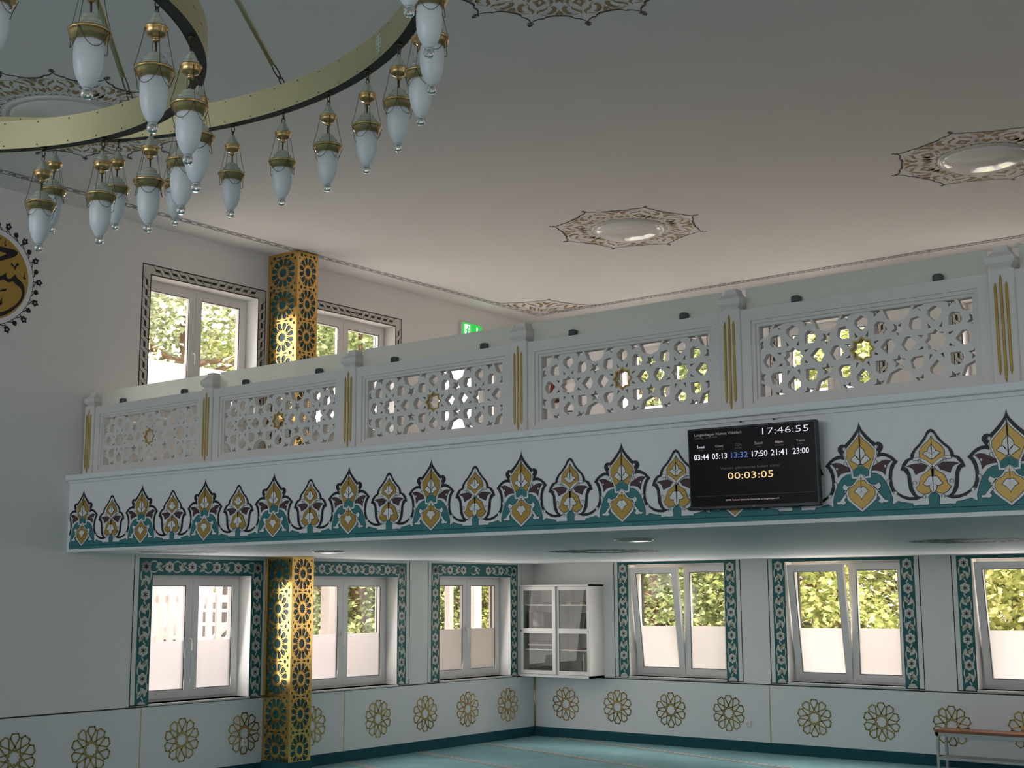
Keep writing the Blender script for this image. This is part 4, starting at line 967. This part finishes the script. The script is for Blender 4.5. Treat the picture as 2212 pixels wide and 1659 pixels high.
mb.build('ring_calligraphy', 'line', ri)
mb = MB().lathe([(0.95, ZC), (0.95, ZC-0.03), (0.86, ZC-0.07), (0.30, ZC-0.09), (0.0, ZC-0.10)], n=48); mb.build('ceiling_plate', 'brass', ch)
for R, z, rt_, a0 in ((RBR, ZBR+HB, 0.80, 90.3), (RAR, ZAR+HB, 0.40, 91.0)):
    for k in range(4):
        a = math.radians(a0+90*k); c, s = math.cos(a), math.sin(a); rr = R+WB/2
        top = Vector((rt_*c, rt_*s, ZC-0.075)); bot = Vector((rr*c, rr*s, z)); d = (top-bot).normalized()
        MB().tube([bot+d*0.12, top], 0.014, 10).build('rod', 'brass', ch)
        lk = MB(); per = Vector((-s, c, 0))
        for j, (p0, p1) in enumerate(((bot-d*0.005, bot+d*0.055), (bot+d*0.04, bot+d*0.13))):
            m_ = (p0+p1)/2; hl = (p1-p0).length/2; e = per if j else d.cross(per)
            lk.tube([m_+d*hl*math.cos(t)+e*0.014*math.sin(t) for t in [2*PI*i/14 for i in range(14)]], 0.0035, 6, closed=True)
        lk.build('link', 'bronze', ch)

def make_lamp():
    r = empty('hanging_lamp')
    hk = MB(); hk.lathe([(0.016, 0), (0.016, -0.006), (0.006, -0.014), (0.0, -0.016)], n=10)
    for j, (za, zb) in enumerate(((-0.010, -0.046), (-0.038, -0.070))):
        m_ = (za+zb)/2; hl = (za-zb)/2
        hk.tube([(0.009*math.sin(t) if j == 0 else 0, 0.009*math.sin(t) if j else 0, m_+hl*math.cos(t)) for t in [2*PI*i/14 for i in range(14)]], 0.0026, 6, closed=True)
    hk.build('hook', 'bronze', r)
    def stepped(r0, r1, z0, z1, n):
        pr = []
        for i in range(n):
            a, b = r0+(r1-r0)*i/n, r0+(r1-r0)*(i+1)/n; za, zb = z0+(z1-z0)*i/n, z0+(z1-z0)*(i+1)/n
            pr += [(a+(b-a)*0.15, za), (b, za+(zb-za)*0.45), (b, zb-(zb-za)*0.10)]
        return pr
    MB().lathe([(0.006, -0.060)] + stepped(0.007, 0.036, -0.063, -0.119, 5), n=24).build('upper_cap', 'capm', r)
    MB().lathe([(0.030, -0.116), (0.043, -0.118), (0.044, -0.123), (0.037, -0.128), (0.039, -0.138), (0.030, -0.150), (0.013, -0.156), (0.010, -0.160), (0.016, -0.165), (0.010, -0.173), (0.0, -0.174)], n=28).build('canopy', 'brassd', r)
    MB().tube([(0, 0, -0.172), (0.0015, 0.001, -0.20), (0, 0, -0.232)], 0.0038, 8).build('stem', 'bronze', r)
    MB().lathe([(0.004, -0.214), (0.016, -0.215)] + stepped(0.018, 0.060, -0.217, -0.276, 3), n=28).build('dome_cap', 'capm', r)
    MB().lathe([(0.050, -0.272), (0.070, -0.273), (0.073, -0.278), (0.069, -0.284), (0.065, -0.286), (0.066, -0.296), (0.058, -0.300), (0.056, -0.312), (0.049, -0.314), (0.047, -0.305)], n=36).build('collar', 'brassd', r)
    MB().lathe([(0.046, -0.300), (0.0485, -0.325), (0.0495, -0.360), (0.048, -0.390), (0.044, -0.415), (0.036, -0.440), (0.026, -0.458), (0.0185, -0.468), (0.016, -0.474)], n=36).build('glass_shade', 'shade', r)
    MB().lathe([(0.012, -0.474), (0.0165, -0.478), (0.0195, -0.484), (0.0205, -0.492), (0.0185, -0.502), (0.013, -0.509), (0.0, -0.511)], n=24).build('glass_finial', 'ball', r)
    for k in range(4):
        a = PI/4+PI/2*k; c, s = math.cos(a), math.sin(a)
        MB().tube([(0.040*c, 0.040*s, -0.126), (0.050*c, 0.050*s, -0.180), (0.062*c, 0.062*s, -0.235), (0.074*c, 0.074*s, -0.276)], 0.0012, 4).build('chain', 'bronze', r)
    for k in range(4):
        a, b = PI/4+PI/2*k, PI/4+PI/2*(k+1)
        pts = []
        for i in range(11):
            t = i/10; x = (1-t)*0.073*math.cos(a)+t*0.073*math.cos(b); y = (1-t)*0.073*math.sin(a)+t*0.073*math.sin(b); h = math.hypot(x, y)
            f = max(1, 0.060/h); pts.append((x*f, y*f, -0.284-0.062*math.sin(PI*t)))
        MB().tube(pts, 0.0012, 4).build('swag_chain', 'bronze', r)
    return r
lamp0 = make_lamp()
ordn = ['first', 'second', 'third', 'fourth', 'fifth', 'sixth', 'seventh', 'eighth', 'ninth', 'tenth', 'eleventh', 'twelfth', 'thirteenth']
first = True
def place_lamp(R, z, deg, label, grp, spin):
    global first
    o = lamp0 if first else copy_tree(lamp0); first = False
    a = math.radians(deg); rr = R+WB/2
    o.location = (CX+rr*math.cos(a), CY+rr*math.sin(a), z+0.003); o.rotation_euler = (0, 0, a+spin)
    tag(o, label, 'hanging lamp', grp, 'thing')
rnd = random.Random(5)
for k in range(-5, 8):
    deg = 90.3+9.18*(k-0)-0.0
    if k > 4: continue
    i = 4-k
    lab = 'frosted glass lamp on the outer brass ring, %s from its left end' % ordn[i]
    place_lamp(RBR, ZBR, deg, lab, 'lamps of the outer chandelier ring', rnd.uniform(-0.6, 0.6))
for k in (-6, -7): place_lamp(RBR, ZBR, 90.3+9.18*k, 'frosted glass lamp on the outer brass ring, %s from its left end' % ordn[4-k], 'lamps of the outer chandelier ring', 0.2)
for k in range(-6, 3):
    i = 2-k
    place_lamp(RAR, ZAR, 98.9+15*(k-1), 'frosted glass lamp on the inner brass ring, %s from its left end' % ordn[i], 'lamps of the inner chandelier ring', rnd.uniform(-0.6, 0.6))

# ------------------------------------------------------------------ bookcase in the corner
bc = tag(empty('bookcase', (0.004, -0.376, 0.905)), 'white wall bookcase with sliding glass doors in the room corner', 'bookcase', None, 'thing')
BW, BD, BH = 1.291, 0.374, 1.355
MB().box(0, 0.03, 0, 0.02, BD, BH).box(BW-0.02, 0.03, 0, BW, BD, BH).box(0, 0, 0, BW, BD, 0.035).box(0, 0, BH-0.022, BW, BD, BH).box(0, 0.02, 0, 0.018, 0.03, BH).box(BW-0.018, 0.0, 0, BW, 0.03, BH).build('carcass', 'lacquer', bc)
MB().box(0.02, BD-0.014, 0.035, BW-0.02, BD-0.006, BH-0.022).build('back_panel', 'cabin', bc)
for z in (0.385, 0.665, 1.045): MB().box(0.02, 0.075, z, BW-0.02, BD-0.02, z+0.018).build('shelf', 'lacquer', bc)
MB().box(BW/2-0.01, 0.08, 0.035, BW/2+0.01, BD-0.02, BH-0.03).build('divider', 'lacquer', bc)
def door(x0, x1, y, kx, lab):
    st = 0.06; zA, zB = 0.04, BH-0.026
    o = [(x0, zA), (x1, zA), (x1, zB), (x0, zB)]; h1 = [(x0+st, zA+0.055), (x0+st, 0.640), (x1-st, 0.640), (x1-st, zA+0.055)]; h2 = [(x0+st, 0.712), (x0+st, zB-0.055), (x1-st, zB-0.055), (x1-st, 0.712)]
    d = MB().plate([o, h1, h2], lambda a, b, q: (a, q, b), y, y+0.022).build('sliding_door', 'lacquer', bc)
    for h in (h1, h2): MB().plate([h], lambda a, b, q: (a, q, b), y+0.010, y+0.014).build('glass_pane', 'cabglass', d)
    MB().lathe([(0.011, 0), (0.013, 0.010), (0.0, 0.014)], n=12).build('door_knob', 'clip', d, loc=(kx, y, 0.676)).rotation_euler = (PI/2, 0, 0)
door(0.012, 0.672, 0.004, 0.030, 'l'); door(0.655, 1.279, 0.034, 1.255, 'r')
bookc = {}
def book(x, y, z, w, dp, h, col, label, tilt=0.0):
    """upright (or lying) book with covers and a pale page block; x, z the lower left of its spine side"""
    if col not in bookc: bookc[col] = mat('book_cover', col, 0.5)
    o = tag(empty('book', (x, y, z)), label, 'book', 'books in the corner bookcase', 'thing')
    o.rotation_euler = (0, tilt, 0)
    mb = MB()
    if w < h:
        mb.box(0, 0, 0, 0.0035, dp, h).box(w-0.0035, 0, 0, w, dp, h).box(0, 0, 0, w, 0.0035, h); mb.build('cover', bookc[col], o)
        MB().box(0.0035, 0.0035, 0.004, w-0.0035, dp-0.004, h-0.004).build('page_block', 'cream', o)
    else:
        mb.box(0, 0, 0, w, dp, 0.0035).box(0, 0, h-0.0035, w, dp, h).box(0, 0, 0, w, 0.0035, h); mb.build('cover', bookc[col], o)
        MB().box(0.004, 0.0035, 0.0035, w-0.004, dp-0.004, h-0.0035).build('page_block', 'cream', o)
BX, BY, BZ = 0.004, -0.376+0.10, 0.905
dk, brn, gy, wt, rd_, bl, gn, ol, yl = (0.03, 0.03, 0.035), (0.075, 0.045, 0.03), (0.12, 0.11, 0.11), (0.6, 0.57, 0.52), (0.30, 0.07, 0.05), (0.02, 0.045, 0.16), (0.05, 0.08, 0.05), (0.22, 0.2, 0.10), (0.35, 0.26, 0.10)
s1, s2, s3, s4 = BZ+1.063, BZ+0.683, BZ+0.403, BZ+0.035
for k in range(6):
    book(BX+0.73+0.083*k, BY, s1+0.0005, 0.080, 0.19, 0.036, (brn, yl, dk)[k % 3], 'flat dark book on the top right shelf, %s from its left end' % ordn[k])
book(BX+0.36, BY, s1+0.0005, 0.25, 0.18, 0.018, brn, 'lower brown book lying on the top left shelf')
book(BX+0.37, BY+0.01, s1+0.019, 0.22, 0.17, 0.016, gy, 'upper grey book lying on the top left shelf')
x = BX+0.075
for k, (w, h, c, lab) in enumerate(((0.045, 0.27, brn, 'tall brown'), (0.012, 0.275, wt, 'thin pale'), (0.05, 0.26, dk, 'thick black'), (0.045, 0.27, gy, 'grey'), (0.014, 0.265, wt, 'thin white'), (0.05, 0.25, gn, 'dark green'), (0.045, 0.265, dk, 'black'), (0.04, 0.26, gy, 'slim grey'))):
    book(x, BY, s2+0.0005, w, 0.20, h, c, '%s book standing on the second left shelf, %s from its left end' % (lab, ordn[k])); x += w+0.0015
x = BX+0.985
for k, (w, h, c, t, lab) in enumerate(((0.045, 0.25, brn, 0.23, 'leaning brown'), (0.04, 0.245, dk, 0.22, 'leaning black'), (0.04, 0.25, gy, 0.20, 'leaning grey'))):
    book(x, BY, s2+0.0005+math.sin(t)*w, w, 0.20, h, c, '%s book on the second right shelf' % lab, t); x += w+0.006
book(BX+1.205, BY, s2+0.0005, 0.055, 0.20, 0.30, dk, 'tallest black book standing at the right end of the second shelf')
zz = s3+0.0005
for k, (w, h, c, lab) in enumerate(((0.52, 0.045, dk, 'wide black'), (0.50, 0.03, wt, 'wide pale'), (0.49, 0.035, brn, 'wide brown'))):
    book(BX+0.08, BY, zz, w, 0.20, h, c, '%s volume lying in the stack on the third left shelf' % lab); zz += h+0.0005
book(BX+0.82, BY, s3+0.0005, 0.28, 0.20, 0.024, rd_, 'red book lying alone on the third right shelf')
book(BX+1.196, BY, s3+0.0005, 0.040, 0.20, 0.235, bl, 'blue book standing at the right end of the third shelf')
zz = s4+0.0005
for k, (x0_, w, h, c, lab) in enumerate(((0.10, 0.50, 0.025, dk, 'black bottom'), (0.12, 0.40, 0.022, wt, 'white'), (0.10, 0.48, 0.03, gy, 'grey'), (0.30, 0.28, 0.03, brn, 'brown topmost'))):
    book(BX+x0_, BY, zz, w, 0.20, h, c, '%s book in the stack on the lowest left shelf' % lab); zz += h+0.0005
x = BX+1.07
for k, (w, h, c, lab) in enumerate(((0.03, 0.21, gy, 'short grey'), (0.032, 0.31, wt, 'pale'), (0.035, 0.32, ol, 'olive'), (0.045, 0.32, gn, 'dark green'))):
    book(x, BY, s4+0.0005, w, 0.20, h, c, '%s book standing on the lowest right shelf' % lab); x += w+0.002

# ------------------------------------------------------------------ bench
b = tag(empty('bench', (6.405, -0.475, 0)), 'long bench with reddish brown seat and grey steel legs', 'bench', None, 'thing')
BL, BDp = 2.0, 0.33
MB().bbox(0, 0, 0.455, BL, BDp, 0.487, 0.006).build('seat', 'wood', b)
MB().box(0.012, 0.010, 0.412, BL-0.012, 0.042, 0.455).box(0.012, BDp-0.042, 0.412, BL-0.012, BDp-0.010, 0.455).box(0.012, 0.01, 0.412, 0.044, BDp-0.01, 0.455).box(BL-0.044, 0.01, 0.412, BL-0.012, BDp-0.01, 0.455).build('seat_frame', 'greym', b)
for x in (0.012, BL-0.044):
    for y in (0.010, BDp-0.042): MB().bbox(x, y, 0.001, x+0.032, y+0.032, 0.412, 0.003).build('leg', 'greym', b)
sf = MB().box(0.03, 0.012, 0.135, BL-0.03, 0.034, 0.165).box(0.03, BDp-0.034, 0.135, BL-0.03, BDp-0.012, 0.165)
for k in range(5): sf.box(0.03, 0.045+0.05*k, 0.150, BL-0.03, 0.080+0.05*k, 0.163)
sf.box(0.0135, 0.03, 0.140, 0.030, BDp-0.03, 0.160).box(BL-0.030, 0.03, 0.140, BL-0.0135, BDp-0.03, 0.160)
sf.build('shoe_shelf', 'greym', b)

# a dark red cloth hanging on the upstairs door
MB().lathe([(0.0, 5.44), (0.035, 5.40), (0.06, 5.30), (0.075, 5.16), (0.085, 5.06), (0.0, 5.06)], (0.52, -0.135, 0), 14).build('hanging_cloth', mat('dark_red_cloth', (0.16, 0.02, 0.02), 0.9, noise=0.3))
tag(bpy.data.objects['hanging_cloth'], 'small dark red cloth hanging on the white upstairs door', 'cloth', None, 'thing')

# ------------------------------------------------------------------ outside: stair, posts, trees
st = tag(empty('outside_staircase', (0, 0, 0)), 'white outside staircase with railing seen through the first lower window', 'staircase', None, 'thing')
SX0, SX1 = -2.75, -1.55; ns = 20; y_b, y_t = -7.0, -2.3; rise = 3.66/ns; run = (y_t-y_b)/ns
for k in range(ns):
    y = y_b+run*k; z = -0.26+rise*(k+1)
    MB().box(SX0+0.05, y-0.02, z-0.04, SX1-0.05, y+run+0.03, z).build('tread', 'whitewood', st)
    MB().box(SX0+0.06, y+run-0.01, z-0.0, SX1-0.06, y+run+0.005, z+rise-0.04).build('riser', 'riser', st)
for x in (SX0, SX1-0.05):
    s_ = MB(); s_.add([(x+dx, y, z) for dx in (0, 0.05) for y, z in ((y_b-0.15, -0.26), (y_b+0.12, -0.26), (y_t, 3.2), (y_t, 3.44))], [(0, 1, 2, 3), (7, 6, 5, 4), (0, 4, 5, 1), (1, 5, 6, 2), (2, 6, 7, 3), (3, 7, 4, 0)]); s_.build('stringer', 'whitewood', st)
    for dz in (0.18, 0.95):
        s_ = MB(); s_.add([(x+dx, y, z) for dx in (0, 0.05) for y, z in ((y_b, -0.26+dz), (y_t, 3.40+dz), (y_t, 3.48+dz), (y_b, -0.18+dz))], [(0, 1, 2, 3), (7, 6, 5, 4), (0, 4, 5, 1), (1, 5, 6, 2), (2, 6, 7, 3), (3, 7, 4, 0)]); s_.build('rail', 'whitewood', st)
    for k in range(30):
        y = y_b+0.08+(y_t-y_b-0.1)*k/29; z = -0.26+3.66*(y-y_b)/(y_t-y_b)
        MB().box(x+0.01, y-0.022, z, x+0.04, y+0.022, z+1.0).build('baluster', 'whitewood', st)
MB().box(SX0, y_t, 3.30, -0.43, y_t+2.2, 3.38).build('landing', 'whitewood', st)
for (x, y) in ((SX1-0.05, -0.15), (SX0+0.05, -0.15), (SX0+0.05, y_t+0.1)): MB().box(x-0.05, y-0.05, -0.26, x+0.05, y+0.05, 3.3).build('landing_post', 'whitewood', st)
fn = tag(empty('white_railing', (-1.42, 0, 0)), 'white timber railing in front of the outside staircase', 'railing', None, 'thing')
for k in range(8): MB().box(0, -6.15+0.155*k, -0.26, 0.04, -6.07+0.155*k, 2.62).build('picket', 'whitewood', fn)
MB().box(-0.02, -6.20, 2.03, 0.0, -4.85, 2.13).build('top_rail', 'whitewood', fn); MB().box(-0.02, -6.20, 0.6, 0.0, -4.85, 0.7).build('lower_rail', 'whitewood', fn)
for (y, lab) in ((-2.72, 'white square post outside the second lower window'), (0.60, 'white square post outside the third lower window')):
    tag(MB().bbox(-1.80, y-0.085, -0.26, -1.60, y+0.085, 3.6, 0.01).build('outside_post', 'whitewood'), lab, 'post', 'white posts along the outside wall', 'thing')

def make_tree(seed, leafm, n, rx, rz, zc, size, label, limbs=9):
    rnd = random.Random(seed); root = empty('garden_tree')
    t = MB(); H = zc+rz*0.75
    t.tube([(0, 0, 0), (0.06, 0.03, H*0.3), (-0.05, 0.08, H*0.6), (0.05, 0.0, H)], [0.20, 0.16, 0.11, 0.03], 8)
    for k in range(limbs):
        a = rnd.uniform(0, 2*PI); z = H*rnd.uniform(0.12, 0.75); L = rx*rnd.uniform(0.6, 0.95)
        t.tube([(0, 0, z), (L*0.4*math.cos(a), L*0.4*math.sin(a), z+0.25), (L*0.7*math.cos(a+0.2), L*0.7*math.sin(a+0.2), z+rnd.uniform(0.2, 0.7)), (L*math.cos(a+0.1), L*math.sin(a+0.1), z+rnd.uniform(0.1, 1.0))], [0.07, 0.05, 0.035, 0.012], 6)
    t.build('trunk', 'bark', root)
    v, f = [], []
    cl = []
    for k in range(70):
        while True:
            q = Vector((rnd.uniform(-1, 1), rnd.uniform(-1, 1), rnd.uniform(-1, 1)))
            if 0.35 < q.length < 1: break
        cl.append(Vector((q.x*rx, q.y*rx, zc+q.z*rz)))
    for k in range(n):
        c = rnd.choice(cl); q = c+Vector((rnd.gauss(0, 0.36), rnd.gauss(0, 0.36), rnd.gauss(0, 0.30)))
        s = size*rnd.uniform(0.6, 1.35)
        a = Vector((rnd.uniform(-1, 1), rnd.uniform(-1, 1), rnd.uniform(-0.7, 0.4))).normalized(); b_ = a.orthogonal().normalized(); b_.rotate(Matrix.Rotation(rnd.uniform(0, 6.28), 3, a)); nrm = a.cross(b_)
        i = len(v); v += [q, q+a*s*0.45+b_*s*0.28+nrm*s*0.06, q+a*s, q+a*s*0.45-b_*s*0.28+nrm*s*0.06]; f.append((i, i+1, i+2, i+3))
    me = bpy.data.meshes.new('crown'); me.from_pydata(v, [], f); me.materials.append(M[leafm])
    o = bpy.data.objects.new('crown', me); C.objects.link(o); o.parent = root
    return root
tp = [make_tree(1, 'leaf_y', 24000, 2.3, 4.8, 4.9, 0.145, ''), make_tree(2, 'leaf_g', 24000, 2.2, 4.8, 4.9, 0.135, ''), make_tree(3, 'leaf_b', 26000, 2.3, 5.2, 5.3, 0.12, '', 16)]
used = set()
def tree(kind, x, y, s, rz, lab):
    o = tp[kind] if kind not in used else copy_tree(tp[kind]); used.add(kind)
    o.location = (x, y, -0.27); o.rotation_euler = (0, 0, rz); o.scale = (s, s, s)
    tag(o, lab, 'tree', 'garden trees outside the windows', 'thing')
tree(2, -6.6, -1.7, 1.0, 0.3, 'needle tree outside the upper window left of the gold column')
tree(1, -6.4, 2.6, 1.0, 1.2, 'green tree outside the window right of the gold column')
tree(2, -6.8, 6.4, 0.95, 2.2, 'dusky tree outside the third lower window')
tree(0, -10.5, 0.8, 1.1, 4.0, 'yellow-green tree standing behind the needle tree on the left side')
tree(1, -10.5, 5.6, 1.15, 2.9, 'green tree in the back row of the left garden')
tree(0, -11.5, 10.0, 1.2, 0.8, 'yellow-green tree at the far end of the left garden')
tree(0, -4.2, 4.6, 0.62, 5.0, 'small leafy bush tree close to the left wall')
tree(1, -1.6, 5.8, 1.0, 0.5, 'green tree outside the first tilted back window')
tree(0, 2.4, 6.2, 1.0, 2.4, 'yellow-green tree outside the second tilted back window')
tree(0, 5.9, 6.6, 1.05, 3.9, 'yellow-green tree outside the back window at the right picture edge')
tree(2, 0.3, 9.8, 1.15, 1.7, 'dusky tree behind the first tilted back window, second row')
tree(1, 4.2, 10.2, 1.15, 4.4, 'green tree behind the second tilted back window, second row')
tree(1, 8.6, 9.2, 1.1, 5.3, 'green tree outside the right end of the back wall')
tree(0, -4.8, 10.5, 1.15, 3.3, 'yellow-green tree behind the room corner')
